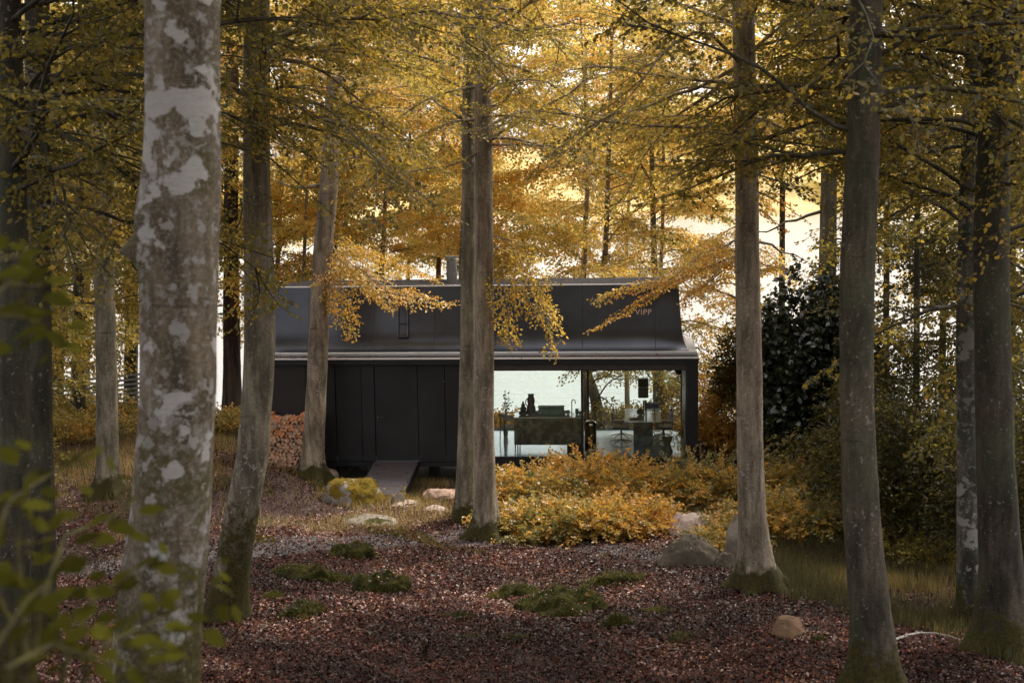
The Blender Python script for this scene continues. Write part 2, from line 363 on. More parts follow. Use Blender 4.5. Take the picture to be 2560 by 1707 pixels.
def tree(path, r, label, name='beech_tree', bark='bark_mid', leaf='olive', base_px=None, top=17, seg=20, group='beech trunks in front of the house',
         limbs=None, rand=None, up=None, flare=.5, lobes=5, tint=.45, ls=.075, sp=.06, tl=1.0, stemtwigs=True, knots=None, fork=None, dens=1.0):
    """path: (x, y, width) in photo px of the 2352-wide view, from the top down; r: distance"""
    if base_px: r = hit(*base_px).y - CAM.y
    pts = []
    for x, y, w in path:
        p = at(x, y, r); pts.append([p.x, p.y, p.z, w*K/F*r/2])
    lowest = pts[-1]; g = ground(lowest[0], lowest[1])
    dx = (pts[-1][0]-pts[-2][0])/(pts[-1][2]-pts[-2][2]); 
    if lowest[2] > g-.25: pts.append([lowest[0]+dx*(g-.3-lowest[2]), lowest[1], g-.3, lowest[3]*1.03])
    t0 = pts[0]; dxt = (pts[0][0]-pts[1][0])/(pts[0][2]-pts[1][2])
    if top > t0[2]+1: pts.insert(0, [t0[0]+dxt*(top-t0[2])*.7, t0[1]+random.uniform(-.6, .6), top, t0[3]*.35])
    root = empty(name, (pts[-1][0], pts[-1][1], g), label, 'tree', group)
    org = np.array(root.location)
    A = np.array(sorted(pts, key=lambda c: c[2]))
    def c(z): return Vector((np.interp(z, A[:, 2], A[:, 0]), np.interp(z, A[:, 2], A[:, 1]), z))
    def rad(z): return float(np.interp(z, A[:, 2], A[:, 3]))
    ex = MB(); cr = Crown()
    curves = []
    more = []
    for L in (limbs or []):
        if not L.get('attach', True) or 'roof' in label:
            for k in range(1):
                m2 = dict(L); m2['p'] = [(x+random.uniform(-14, 14), y+random.uniform(-10, 8), dr+random.uniform(-.5, .5)) for x, y, dr in L['p']]; m2['attach'] = False; m2['r'] = .008; more.append(m2)
    for L in list(limbs or [])+more:       # explicit: list of (x,y,dr) px points, radius, options
        ps = [at(x, y, r+dr) for x, y, dr in L['p']]
        if L.get('attach', True):
            zz = ps[0].z; ps[0] = c(zz)
        else:
            ps.insert(0, c(ps[0].z+.25))
        q = []                      # resample with slight wobble
        for i in range(len(ps)-1):
            for t in (0, .33, .66): q.append(ps[i].lerp(ps[i+1], t) + Vector([random.gauss(0, .03)]*1+[random.gauss(0, .03), random.gauss(0, .03)])*(0 if (i == 0 and t == 0) else 1))
        q.append(ps[-1])
        curves.append((q, L.get('r', .035), L))
    if rand:
        n, z0, z1, l0, l1 = rand[:5]; az0, az1 = rand[5:7] if len(rand) > 6 else (0, 360)
        for i in range(n):
            zz = z0+(z1-z0)*(i+random.random())/n; az = R(random.uniform(az0, az1))
            curves.append((limb_curve(c(zz), az, R(random.uniform(-8, 34)), random.uniform(l0, l1)), min(.034, rad(zz)*.3), {}))
    for q, rr, L in curves:
        n = len(q); ex.tube(q, [rr*(1-.88*i/(n-1)) for i in range(n)], 6, False)
        tn = L.get('tint', tint+random.gauss(0, .10))
        st = ex if stemtwigs else None
        if L.get('bare'): continue
        spray(cr, q, L.get('sp', sp), ls, L.get('tl', tl), tn, start=L.get('start', .15), stems=st, dens=L.get('dens', dens))
        # secondary limbs
        ll = sum((q[i+1]-q[i]).length for i in range(n-1))
        if ll > 2.2 and L.get('sub', True):
            for k in range(int(ll/.8)):
                i = random.randint(max(1, n//4), n-2); d = (q[i+1]-q[i]).normalized()
                a = math.atan2(d.y, d.x) + random.choice((-1, 1))*R(random.uniform(35, 60))
                sq = limb_curve(q[i], a, math.asin(max(-1, min(1, d.z)))+R(random.uniform(-8, 12)), random.uniform(.9, 2.0), 5)
                ex.tube(sq, [rr*.4*(1-.8*j/5) for j in range(6)], 4, False)
                spray(cr, sq, L.get('sp', sp), ls, L.get('tl', tl)*.75, tn+random.gauss(0, .06), start=.1, stems=st, dens=L.get('dens', dens))
    if up:                          # outsize leaves added above the view to shade the ground and sides
        n, z0, z1, rr = up
        a = RNG.uniform(0, 2*PI, n); q = rr*np.sqrt(RNG.random(n)); zz = RNG.uniform(z0, z1, n)
        cc = c((z0+z1)/2)
        P = np.stack([cc.x+q*np.cos(a), cc.y+q*np.sin(a), zz], 1)
        D = RNG.normal(0, 1, (n, 3)); D[:, 2] *= .35
        Nn = RNG.normal(0, .4, (n, 3)); Nn[:, 2] += 1
        ln = RNG.uniform(.22, .36, n)
        cr.add(leaf_quads(P, D, Nn, ln, ln*.6), np.clip(RNG.normal(tint, .2, n), 0, 1))
    if fork:
        for fk in fork:
            fp = [at(x, y, r) for x, y, w in fk]; fr = [w*K/F*r/2 for x, y, w in fk]
            ex.tube(fp, fr, 14, False)
    trunk_mesh(pts, g, 0, seg, 'trunk', M[bark], root, flare, lobes, ex, knots=knots)
    if cr.n:
        cr.V = [v-org for v in cr.V]; cr.build('crown', M[leaf], root)
    return root

# ------------------------------------------------------------------ sky, sun
world = bpy.data.worlds.new("World"); scene.world = world; world.use_nodes = True
wn = world.node_tree; bg = wn.nodes['Background']
sky = wn.nodes.new('ShaderNodeTexSky'); sky.sky_type = 'NISHITA'; sky.sun_disc = False
sun_dir = Vector((.40, .44, .86)).normalized()
sky.sun_elevation = math.asin(sun_dir.z); sky.sun_rotation = math.atan2(sun_dir.x, sun_dir.y)
sky.dust_density = 4; sky.air_density = 1.4; sky.ozone_density = .6
hs = wn.nodes.new('ShaderNodeHueSaturation'); hs.inputs['Saturation'].default_value = .22
wm = wn.nodes.new('ShaderNodeMix'); wm.data_type = 'RGBA'; wm.blend_type = 'MULTIPLY'; wm.inputs[0].default_value = 1; wm.inputs[7].default_value = (1.0, .955, .945, 1)
wn.links.new(sky.outputs[0], hs.inputs['Color']); wn.links.new(hs.outputs[0], wm.inputs[6]); wn.links.new(wm.outputs[2], bg.inputs['Color'])
bg.inputs['Strength'].default_value = .15
sd = bpy.data.lights.new('sun', 'SUN'); so = bpy.data.objects.new('sun', sd); COL.objects.link(so)
sd.energy = 1.5; sd.angle = R(14); sd.color = (1, .93, .82); so.rotation_euler = sun_dir.to_track_quat('Z', 'Y').to_euler()
scene.view_settings.view_transform = 'Standard'; scene.view_settings.look = 'None'
scene.view_settings.exposure = 1.45; scene.view_settings.gamma = 1
cy = scene.cycles; cy.max_bounces = 7; cy.diffuse_bounces = 3; cy.glossy_bounces = 4; cy.transmission_bounces = 6; cy.transparent_max_bounces = 24
cy.use_denoising = True; cy.sample_clamp_indirect = 4; cy.caustics_reflective = False; cy.caustics_refractive = False

# ------------------------------------------------------------------ ground, water, path, far shore
def grid_mesh(name, xs, ys, zf, m):
    X, Y = np.meshgrid(xs, ys); Z = zf(X, Y)
    V = np.stack([X, Y, Z], -1).reshape(-1, 3); nx, ny = len(xs), len(ys)
    i = np.arange((ny-1)*(nx-1)); r_, c_ = i//(nx-1), i % (nx-1); a = r_*nx+c_
    Fq = np.stack([a, a+1, a+nx+1, a+nx], 1)
    me = bpy.data.meshes.new(name); me.vertices.add(len(V)); me.vertices.foreach_set('co', V.astype(np.float32).ravel())
    me.loops.add(Fq.size); me.loops.foreach_set('vertex_index', Fq.ravel().astype(np.int32))
    me.polygons.add(len(Fq)); me.polygons.foreach_set('loop_start', np.arange(0, Fq.size, 4, dtype=np.int32))
    me.polygons.foreach_set('use_smooth', np.ones(len(Fq), bool)); me.update(calc_edges=True); me.materials.append(m)
    o = bpy.data.objects.new(name, me); COL.objects.link(o); return tag(o, kind='structure')
m, nt, b = mat('forest_floor')
n1 = noise_n(nt, .8, 6, .6); n2 = noise_n(nt, 14, 6, .7)
c1 = ramp(nt, n2.outputs['Fac'], [(.3, (.018, .010, .007)), (.5, (.045, .022, .015)), (.7, (.10, .055, .04))]).outputs[0]
c2 = ramp(nt, n2.outputs['Fac'], [(.3, (.035, .035, .01)), (.7, (.12, .10, .025))]).outputs[0]
mk = ramp(nt, n1.outputs['Fac'], [(.56, (0, 0, 0)), (.64, (1, 1, 1))])
nt.links.new(mixc(nt, mk.outputs[0], c1, c2), b.inputs['Base Color']); b.inputs['Roughness'].default_value = .85; bump(nt, b, n2.outputs['Fac'], .8, .05)
def axis(a, b_, fine, lo, hi, coarse):
    return np.unique(np.concatenate([np.arange(lo, a, coarse), np.arange(a, b_, fine), np.arange(b_, hi+coarse, coarse)]))
grid_mesh('ground', axis(-24, 22, .2, -420, 420, 12), axis(-34, 24, .2, -90, 200, 6), gz, m)
# gravel path across the clearing
m, nt, b = mat('gravel')
v = N(nt, 'ShaderNodeTexVoronoi'); v.inputs['Scale'].default_value = 28; tc = nt.nodes.new('ShaderNodeTexCoord'); nt.links.new(tc.outputs['Object'], v.inputs['Vector'])
c1 = ramp(nt, v.outputs['Color'], [(0, (.03, .026, .026)), (1, (.13, .115, .112))])
nt.links.new(c1.outputs[0], b.inputs['Base Color']); b.inputs['Roughness'].default_value = .8; bump(nt, b, v.outputs['Distance'], .8, .02)
pc = [hit(x, y) for x, y in ((-60, 1330), (250, 1300), (560, 1262), (760, 1245), (930, 1240), (1080, 1236), (1240, 1234), (1340, 1246), (1450, 1262), (1560, 1290))]
pa = np.array([(p.x, p.y) for p in pc]); tt = np.linspace(0, len(pa)-1, 120)
PX = np.interp(tt, range(len(pa)), pa[:, 0]); PY = np.interp(tt, range(len(pa)), pa[:, 1])
for _ in range(12): PX[1:-1] = (PX[:-2]+PX[2:])/2; PY[1:-1] = (PY[:-2]+PY[2:])/2
nc = 12; V = []; Fp = []
for i in range(120):
    w1 = .75+.25*noise.noise(Vector((i*.21, 0, 0)))+.08*noise.noise(Vector((i*1.3, 3, 0))); w2 = .75+.3*noise.noise(Vector((i*.19, 9, 0)))
    for j in range(nc+1):
        y = PY[i]-w1+(w1+w2)*j/nc; V.append((PX[i], y, ground(PX[i], y)+.012-(.012 if j in (0, nc) else 0)))
for i in range(119):
    for j in range(nc): a = i*(nc+1)+j; Fp.append((a, a+nc+1, a+nc+2, a+1))
pm = MB(); pm.v = V; pm.f = Fp; tag(pm.build('path', m, None, True), kind='structure')
def on_path(x, y):
    d = np.full(np.shape(x), 9.0)
    for i in range(0, 120, 2): d = np.minimum(d, np.hypot((x-PX[i])*.8, y-PY[i]))
    return d < .8

m, nt, b = mat('lake_water')
b.inputs['Base Color'].default_value = (.20, .21, .21, 1); b.inputs['Roughness'].default_value = .12; b.inputs['IOR'].default_value = 1.33; b.inputs['Specular IOR Level'].default_value = 1.0
tc = nt.nodes.new('ShaderNodeTexCoord'); mp = nt.nodes.new('ShaderNodeMapping'); mp.inputs['Scale'].default_value = (.35, 1.6, 1); nt.links.new(tc.outputs['Object'], mp.inputs['Vector'])
nn = noise_n(nt, 1.1, 5, .6, vec=mp.outputs[0]); bump(nt, b, nn.outputs['Fac'], .5, .25)
o = MB(); o.v = [(-3000, 15, -4), (3000, 15, -4), (3000, 1300, -4), (-3000, 1300, -4)]; o.f = [(0, 1, 2, 3)]; tag(o.build('water', m), kind='structure')
# far shore: straw fields and autumn woods
m, nt, b = mat('far_fields')
n1 = noise_n(nt, .008, 4, .5); n2 = noise_n(nt, .05, 6, .7)
f1 = ramp(nt, n1.outputs['Fac'], [(.44, (.36, .27, .12)), (.50, (.62, .47, .22)), (.60, (.58, .40, .15)), (.66, (.20, .15, .05))]).outputs[0]
f2 = ramp(nt, n2.outputs['Fac'], [(.35, (.10, .075, .02)), (.65, (.34, .23, .06))]).outputs[0]
n3 = noise_n(nt, .012, 5, .6); k3 = ramp(nt, n3.outputs['Fac'], [(.52, (0, 0, 0)), (.56, (1, 1, 1))])
nt.links.new(mixc(nt, k3.outputs[0], f1, f2), b.inputs['Base Color']); b.inputs['Roughness'].default_value = 1; b.inputs['Specular IOR Level'].default_value = 0; bump(nt, b, n2.outputs['Fac'], 1, 6)
def hillz(X, Y):
    t = np.clip((Y-1150)/420, 0, 1); 
    return -6+(95+38*np.sin(X*.004+.6)+16*np.sin(X*.013)+6*np.sin(X*.05+Y*.02))*(t*t*(3-2*t))
grid_mesh('far_hills', np.arange(-1800, 1801, 25.), np.arange(1130, 1800, 20.), hillz, m)

# ------------------------------------------------------------------ house
def fx(px, py=1000, Y=0.0): return at(px/K, py/K, Y-CAM.y).x
XL, XR = fx(650), fx(1745)
XD = fx(1150)                        # end of the closed part, behind the twin trunk
black = plain('black_steel', (.011, .012, .014), .42, .3, .3, 3, .04)
cladm = plain('black_cladding', (.0095, .0105, .0125), .48, 0, .6, 1.1, .06, .4)
cladb = plain('brown_black_cladding', (.016, .0135, .0125), .5, 0, .3, 2, .06, .4)
roofm = plain('dark_roof_steel', (.053, .055, .062), .29, .8, .2, 1.2, .03)
deckm = plain('roof_felt', (.02, .019, .02), .9, 0, .2, 3, .1, .2)
trim = plain('pale_trim', (.86, .84, .82), .4, .0, .05)
steel = plain('brushed_steel', (.42, .43, .44), .28, 1, .1, 20, 0)
chrome = plain('chrome', (.6, .62, .64), .1, 1, .05, 20, 0)
headm = plain('header_brown', (.052, .044, .040), .5, 0, .2)
m, nt, b = mat('window_glass'); nt.nodes.remove(b)
tr = nt.nodes.new('ShaderNodeBsdfTransparent'); tr.inputs[0].default_value = (.87, .945, .935, 1); gl = nt.nodes.new('ShaderNodeBsdfGlossy'); gl.inputs['Roughness'].default_value = .0; gl.inputs[0].default_value = (.85, .95, 1, 1)
fr = nt.nodes.new('ShaderNodeFresnel'); fr.inputs[0].default_value = 1.5; mx = nt.nodes.new('ShaderNodeMixShader')
nt.links.new(fr.outputs[0], mx.inputs[0]); nt.links.new(tr.outputs[0], mx.inputs[1]); nt.links.new(gl.outputs[0], mx.inputs[2]); nt.links.new(mx.outputs[0], nt.nodes['Material Output'].inputs[0])
glass = m
house = empty('cabin', (0, 2, -.7), 'long black steel cabin with a tall flared roof and one glazed end, by the lake', 'cabin')
HP = lambda: house
def hb(mb, name, m, parent=None, smooth=False, bev=0):
    mb.v = [(v[0], v[1]-2, v[2]+.7) for v in mb.v]; return mb.build(name, m, parent or house, smooth, bev)
DEP = 4.2
m, nt, b = mat('polished_floor')
n1 = noise_n(nt, .9, 4, .5); c = ramp(nt, n1.outputs['Fac'], [(.3, (.42, .47, .52)), (.7, (.55, .60, .64))])
br = N(nt, 'ShaderNodeTexBrick'); tc = nt.nodes.new('ShaderNodeTexCoord'); nt.links.new(tc.outputs['Object'], br.inputs['Vector'])
br.inputs['Scale'].default_value = 1; br.inputs['Brick Width'].default_value = 1.8; br.inputs['Row Height'].default_value = .9; br.inputs['Mortar Size'].default_value = .006; br.offset = 0
br.inputs['Color1'].default_value = br.inputs['Color2'].default_value = (1, 1, 1, 1); br.inputs['Mortar'].default_value = (.25, .25, .25, 1)
nt.links.new(mixc(nt, 1.0, c.outputs[0], br.outputs[0], 'MULTIPLY'), b.inputs['Base Color']); b.inputs['Roughness'].default_value = .16
floorm = m
hb(MB().box(XL+.05, XR-.28, .08, DEP-.1, -.14, 0), 'floor', floorm)
# base frame
fb = MB().box(XL, XD, -.02, DEP, -.26, -.145); hb(fb, 'base_frame', black)
fb = MB().box(XD+.003, XR, -.12, DEP+.003, -.34, -.142).box(XD+.003, XR-.003, -.09, .07, -.139, -.03); hb(fb, 'base_frame', black)
for px, yy in ((700, .6), (1075, .6), (1250, .6), (1450, .6), (1686, .5), (700, 3.6), (1300, 3.6), (1686, 3.6)):
    x = fx(px); hb(MB().box(x-.14, x+.14, yy-.14, yy+.14, ground(x, yy)-.7, -.262 if px < 1160 else -.342), 'pier', black)
# ceiling, end walls
hb(MB().box(XL+.02, XR-.02, .10, DEP-.12, 2.63, 2.70), 'ceiling', plain('ceiling_board', (.45, .45, .44), .6, 0, .1, 3, .05))
hb(MB().box(XR-.28, XR, -.12, DEP-.0, -.139, 2.42), 'end_wall', black)
hb(MB().box(XL, XL+.12, .0, DEP, -.142, 2.58), 'end_wall', cladb)
hb(MB().box(XD-.10, XD, .10, DEP-.1, 0.002, 2.62), 'partition_wall', cladm)
hb(MB().box(XL+.125, XD-.105, DEP-.12, DEP, 0, 2.62), 'rear_wall', cladm)
# closed front: panels
edges = [650, 765, 838, 903, 936, 1044, 1112, 1150]
for i, (a, b_) in enumerate(zip(edges[:-1], edges[1:])):
    x0, x1 = fx(a)+.007, fx(b_)-.007
    if a == 650: x0 = XL+.005
    if a == 936: continue
    y0 = {765: .02, 838: .05, 903: .02}.get(a, .03)
    hb(MB().box(x0, x1, y0, .10, -.138, 2.40), 'cladding_panel', cladb if i in (0, ) else cladm, bev=.004)
dr = hb(MB().box(fx(936)+.01, fx(1044)-.01, .045, .10, -.12, 2.40), 'door', cladm, bev=.004)
hd = MB().box(fx(936)+.06, fx(936)+.10, -.002, .043, .95, 1.12).tube([(fx(936)+.08, -.03, 1.03), (fx(936)+.22, -.03, 1.03)], .011, 8).tube([(fx(936)+.08, .0, 1.03), (fx(936)+.08, -.03, 1.03)], .011, 8)
hb(hd, 'handle', plain('dark_steel', (.1, .1, .1), .35, 1), dr)
hb(MB().box(fx(765)+.1, XD-.01, .12, .16, -.1, 2.4), 'inner_wall', cladm)
sm = MB().lathe([(.0, .0), (.035, .005), (.04, .03), (.0, .035)], 12, (fx(1112), .02, 1.95)); hb(sm, 'wall_lamp', steel)
# eave and fascia
hb(MB().box(XL-.02, XR+.01, -.17, .2, 2.425, 2.60), 'eave', black)
hb(MB().box(XL-.02, XR+.005, -.185, -.173, 2.565, 2.60), 'eave_trim', trim)
hb(MB().box(XL-.02, XR+.01, .203, DEP+.1, 2.602-.02, 2.62), 'eave_soffit', black)
# flared monitor roof : rings lofted
prof = [(0, 0), (.14, .012), (.3, .04), (.45, .085), (.58, .15), (.69, .235), (.78, .34), (.84, .47), (.88, .62), (.96, 1.1), (1.06, 1.76)]
yf, yb = -.16, DEP+.16; rings = []; rf = MB()
for o_, z in prof:
    ox = o_*.44 if o_ < .8 else .352+(o_-.8)*.45
    rings.append([(XL-.02+ox*.5, yf+o_, 2.605+z), (XR+.005-ox, yf+o_, 2.605+z), (XR+.005-ox, yb-o_*.9, 2.605+z), (XL-.02+ox*.5, yb-o_*.9, 2.605+z)])
for r_ in rings: rf.v += r_
for k in range(len(rings)-1):
    for j in range(4): a, b_ = k*4+j, k*4+(j+1) % 4; rf.f.append((a, b_, b_+4, a+4))
roof = hb(rf, 'roof', roofm, smooth=True); roof.data.set_sharp_from_angle(angle=R(40))
t = rings[-1]; zt = t[0][2]; x0, x1, y0, y1 = t[0][0], t[1][0], t[0][1], t[2][1]; DK = (x0, x1, y0, y1, zt)
rt_ = MB(); rt_.v = [(x0, y0, zt+.002), (x1, y0, zt+.002), (x1, y1, zt+.05), (x0, y1, zt+.05), (x0, y0, zt-.1), (x1, y0, zt-.1), (x1, y1, zt-.1), (x0, y1, zt-.1)]
rt_.f = [(0, 1, 2, 3), (4, 7, 6, 5), (0, 4, 5, 1), (1, 5, 6, 2), (2, 6, 7, 3), (3, 7, 4, 0)]
hb(rt_, 'roof_deck', deckm)
# sleeves round the deck edge stay in the roof; the pale line is a folded edge strip
hb(MB().box(x0-.01, x1+.01, y0-.022, y0+.03, zt+.006, zt+.032), 'ridge_trim', trim)
# standing seams
for px in (760, 925, 1080, 1235, 1455, 1640):
    xs_ = fx(px); s_ = MB(); q = []
    for o_, z in prof: q.append((xs_, yf+o_-.003, 2.605+z+.003))
    s_.tube(q, .006, 4, False); hb(s_, 'seam', roofm, roof)
# slim roof window
wx0, wx1 = fx(990, 760, .5), fx(1016, 760, .5)
def roof_y(z):
    zz = [p[1] for p in prof]; return yf+np.interp(z-2.605, zz, [p[0] for p in prof])
s_ = MB()
for z0, z1 in ((3.06, 3.09), (3.40, 3.425), (4.28, 4.31)):
    s_.box(wx0, wx1, roof_y(z0)-.07, roof_y(z0)+.05, z0, z1)
for xx in (wx0, wx1-.02): 
    i = len(s_.v); s_.v += [(xx, roof_y(3.06)-.07, 3.062), (xx+.02, roof_y(3.06)-.07, 3.062), (xx+.02, roof_y(3.06)+.05, 3.062), (xx, roof_y(3.06)+.05, 3.062), (xx, roof_y(4.3)-.07, 4.3), (xx+.02, roof_y(4.3)-.07, 4.3), (xx+.02, roof_y(4.3)+.05, 4.3), (xx, roof_y(4.3)+.05, 4.3)]
    s_.f += [tuple(i+k for k in q) for q in ((0,3,2,1),(4,5,6,7),(0,1,5,4),(1,2,6,5),(2,3,7,6),(3,0,4,7))]
hb(s_, 'roof_window', plain('dark_grey_metal', (.09, .085, .085), .35, .6), roof)
# lettering on the roof
cu = bpy.data.curves.new('lettering', 'FONT'); cu.body = 'VIPP'; cu.size = .205; cu.extrude = .006; cu.space_character = 1.12
to = bpy.data.objects.new('t', cu); COL.objects.link(to); bpy.context.view_layer.update()
me = bpy.data.meshes.new_from_object(to); COL.objects.unlink(to); bpy.data.objects.remove(to)
lo = bpy.data.objects.new('lettering', me); link(lo, roof); me.materials.clear(); me.materials.append(plain('copper_lettering', (.62, .42, .34), .5, .2, .1))
lz = 3.60; lo.matrix_parent_inverse = Matrix.Identity(4)
lo.location = (fx(1588, 785, .75), roof_y(lz)-.03-2, lz+.7); lo.rotation_euler = (R(80), 0, 0)
# chimney
cx = fx(1127, 680, 2.2)
ch = MB().tube([(cx, 2.4, 4.2), (cx, 2.4, 5.0)], .15, 20).tube([(cx, 2.4, 5.04), (cx, 2.4, 5.10)], .19, 20).tube([(cx, 2.4, 4.62), (cx, 2.4, 4.66)], .165, 20).tube([(cx, 2.4, 5), (cx, 2.4, 5.05)], .06, 8)
hb(ch, 'chimney', plain('flue_steel', (.22, .225, .23), .35, .8), roof)
# glazed front and rear
def glazing(name, y, x0, x1, mull, z0, z1, fr_=.045, th=.06, m=black):
    f = MB().box(x0, x1, y, y+th, z0, z0+fr_).box(x0, x0+fr_, y+.002, y+th-.002, z0+fr_, z1-fr_).box(x1-fr_, x1, y+.002, y+th-.002, z0+fr_, z1-fr_).box(x0, x1, y, y+th, z1-fr_, z1)
    for xm in mull: f.box(xm-.028, xm+.028, y+.004, y+th-.004, z0+fr_, z1-fr_)
    fo = hb(f, name, m)
    xs_ = [x0+fr_]+list(mull)+[x1-fr_]
    for i in range(len(xs_)-1):
        a = xs_[i]+(0 if i == 0 else .028); b_ = xs_[i+1]-(0 if i == len(xs_)-2 else .028)
        p = MB(); p.v = [(a, y+th/2, z0+fr_), (b_, y+th/2, z0+fr_), (b_, y+th/2, z1-fr_), (a, y+th/2, z1-fr_)]; p.f = [(0, 1, 2, 3)]
        hb(p, 'pane', glass, fo)
    return fo
glazing('front_window', .0, XD+.004, XR-.283, [fx(1455)], -.03, 2.27, .03)
hb(MB().box(XD+.004, XR-.283, -.01, .09, 2.272, 2.422), 'window_header', headm)
glazing('rear_window', DEP-.14, XD+.05, XR-.283, [fx(1470, 1000, 4)], .003, 2.6, .03)
# ramp
rx0, rx1 = fx(937, 1152), fx(1046, 1152)
rmp = empty('entrance_ramp', ((rx0+rx1)/2, -1.0, -.5), 'dark board ramp sloping down from the cabin door to the ground', 'ramp')
zr = ground((rx0+rx1)/2, -2.35)
s_ = MB()
for k in range(4):
    t0, t1 = k/4, (k+1)/4-.006
    y0, y1 = -.03-2.3*t0, -.03-2.3*t1; z0, z1 = -.13+(zr+.09+.13)*t0, -.13+(zr+.09+.13)*t1
    i = len(s_.v); s_.v += [(rx0, y1, z1-.04), (rx1, y1, z1-.04), (rx1, y0, z0-.04), (rx0, y0, z0-.04), (rx0, y1, z1), (rx1, y1, z1), (rx1, y0, z0), (rx0, y0, z0)]
    s_.f += [tuple(i+k2 for k2 in q) for q in ((0,3,2,1),(4,5,6,7),(0,1,5,4),(1,2,6,5),(2,3,7,6),(3,0,4,7))]
org = rmp.location; s_.v = [(a-org.x, b_-org.y, c_-org.z) for a, b_, c_ in s_.v]
rampm = plain('ramp_board', (.050, .042, .044), .7, 0, .3, 10, .3)
s_.build('board', rampm, rmp)
for xx in (rx0-.03, rx1+.002):
    s_ = MB()
    i = len(s_.v); s_.v += [(a-org.x, b_-org.y, c_-org.z) for a, b_, c_ in ((xx, -2.33, zr-.1), (xx+.028, -2.33, zr-.1), (xx+.028, -.03, -.30), (xx, -.03, -.30), (xx, -2.33, zr+.10), (xx+.028, -2.33, zr+.10), (xx+.028, -.03, -.12), (xx, -.03, -.12))]
    s_.f += [tuple(i+k2 for k2 in q) for q in ((0,3,2,1),(4,5,6,7),(0,1,5,4),(1,2,6,5),(2,3,7,6),(3,0,4,7))]
    s_.build('side_rail', black, rmp)

# ------------------------------------------------------------------ firewood: every split log an object
wood_end = plain('split_wood', (.60, .36, .22), .8, 0, .35, 8, .4)
wood_end2 = plain('split_wood_red', (.66, .28, .13), .8, 0, .35, 8, .4)
wood_end3 = plain('split_wood_grey', (.38, .27, .20), .85, 0, .35, 8, .4)
wx_l, wx_r = fx(652, 1100, -.6)-.08, fx(790, 1100, -.6); zb = ground((wx_l+wx_r)/2, -.5)+.02
rows = []
protos = []
def log_proto(k, m):
    n = random.choice((3, 3, 4)); r_ = .068; mb = MB(); a0 = random.random()*6
    ang = sorted(a0+2*PI*j/n+random.uniform(-.25, .25) for j in range(n))
    pts = []
    for i, a in enumerate(ang):
        rr = r_*random.uniform(.85, 1.15); pts.append((rr*math.cos(a), rr*math.sin(a)))
        b_ = ang[(i+1) % n]+(2*PI if i == n-1 else 0)
        if i == 0 or n == 4: mm = (a+b_)/2; pts.append((r_*.82*math.cos(mm), r_*.82*math.sin(mm)))
    L = .19
    for y in (-L, L):
        for px_, pz_ in pts: mb.v.append((px_*random.uniform(.95, 1.05), y, pz_*random.uniform(.95, 1.05)))
    q = len(pts); mb.f = [tuple(range(q)), tuple(range(2*q-1, q-1, -1))]+[(j, q+j, q+(j+1) % q, (j+1) % q) for j in range(q)]
    me = bpy.data.meshes.new('firewood_log'); me.from_pydata(mb.v, [], mb.f); me.materials.append(m); return me
protos = [log_proto(k, (wood_end, wood_end2, wood_end, wood_end3)[k % 4]) for k in range(16)]
z = zb+.05; row = 0; top = 1.24
while z < top:
    x = wx_l+(.055 if row % 2 else 0)+random.uniform(0, .03)
    while x < wx_r:
        if z < top-.09+.06*math.sin(x*5):
            frac = (z-zb)/(top-zb)
            kk = 1 if frac > .55 and random.random() < .55 else random.choice((0, 2, 3)); me = random.choice(protos[kk::4])
            o = bpy.data.objects.new('firewood_log', me); link(o)
            o.location = (x, -.36+random.uniform(-.07, .04), z+random.uniform(-.012, .012)); o.rotation_euler = (0, random.random()*6.3, 0)
            s1 = random.uniform(.8, 1.15); o.scale = (s1, 1, s1)
            tag(o, 'split firewood log in the orange stack against the cabin wall', 'firewood', 'split logs in the firewood stack')
        x += .108
    z += .092; row += 1

# ------------------------------------------------------------------ interior furniture
marble = None
m, nt, b = mat('green_marble'); n1 = noise_n(nt, 5, 8, .7, dist=.8)
r_ = ramp(nt, n1.outputs['Fac'], [(.34, (.02, .034, .033)), (.48, (.055, .072, .068)), (.58, (.17, .19, .165)), (.7, (.045, .06, .056))]); nt.links.new(r_.outputs[0], b.inputs['Base Color']); b.inputs['Roughness'].default_value = .3
marble = m
topm = plain('polished_counter', (.62, .68, .68), .12, .2, .15, 4, 0)
dark = plain('dark_ceramic', (.10, .085, .07), .5); greenm = plain('green_box_paint', (.17, .24, .19), .5); blackp = plain('black_enamel', (.012, .014, .014), .3)
cloth = plain('beige_fabric', (.50, .44, .38), .9); leather = plain('grey_brown_leather', (.14, .125, .135), .45)
def part(root, mb, name, m, smooth=False, bev=0, parent=None):
    o_ = root.location; mb.v = [(a-o_.x, b_-o_.y, c_-o_.z) for a, b_, c_ in mb.v]; return mb.build(name, m, parent or root, smooth, bev)
ix0, ix1 = fx(1285, 1080, .6), fx(1457, 1080, .6)
isl = empty('kitchen_island', ((ix0+ix1)/2, 1.0, 0), 'dark green marble kitchen island with a pale polished worktop behind the glass', 'kitchen island')
part(isl, MB().box(ix0, ix1, .62, 1.42, .20, .905), 'cabinet', marble, bev=.004)
part(isl, MB().box(ix0-.01, ix1+.01, .61, 1.43, .908, .935), 'worktop', topm, bev=.003)
part(isl, MB().box(ix1-.42, ix1-.01, .66, 1.38, .002, .198), 'plinth', blackp)
for xx in (ix0+.02, ix0+.09):
    for yy in (.68, 1.34): part(isl, MB().tube([(xx, yy, .0), (xx, yy, .2)], .012, 8), 'leg', chrome)
def th(name, loc, label, cat, group=None): return empty(name, loc, label, cat, group)
zt_ = .936
def ixp(cx_): return fx(1220+.238*cx_, 1030, 1.0)
v_ = th('tiered_vase', (ixp(370), 1.0, zt_), 'dark stacked round vase at the left end of the kitchen island', 'vase')
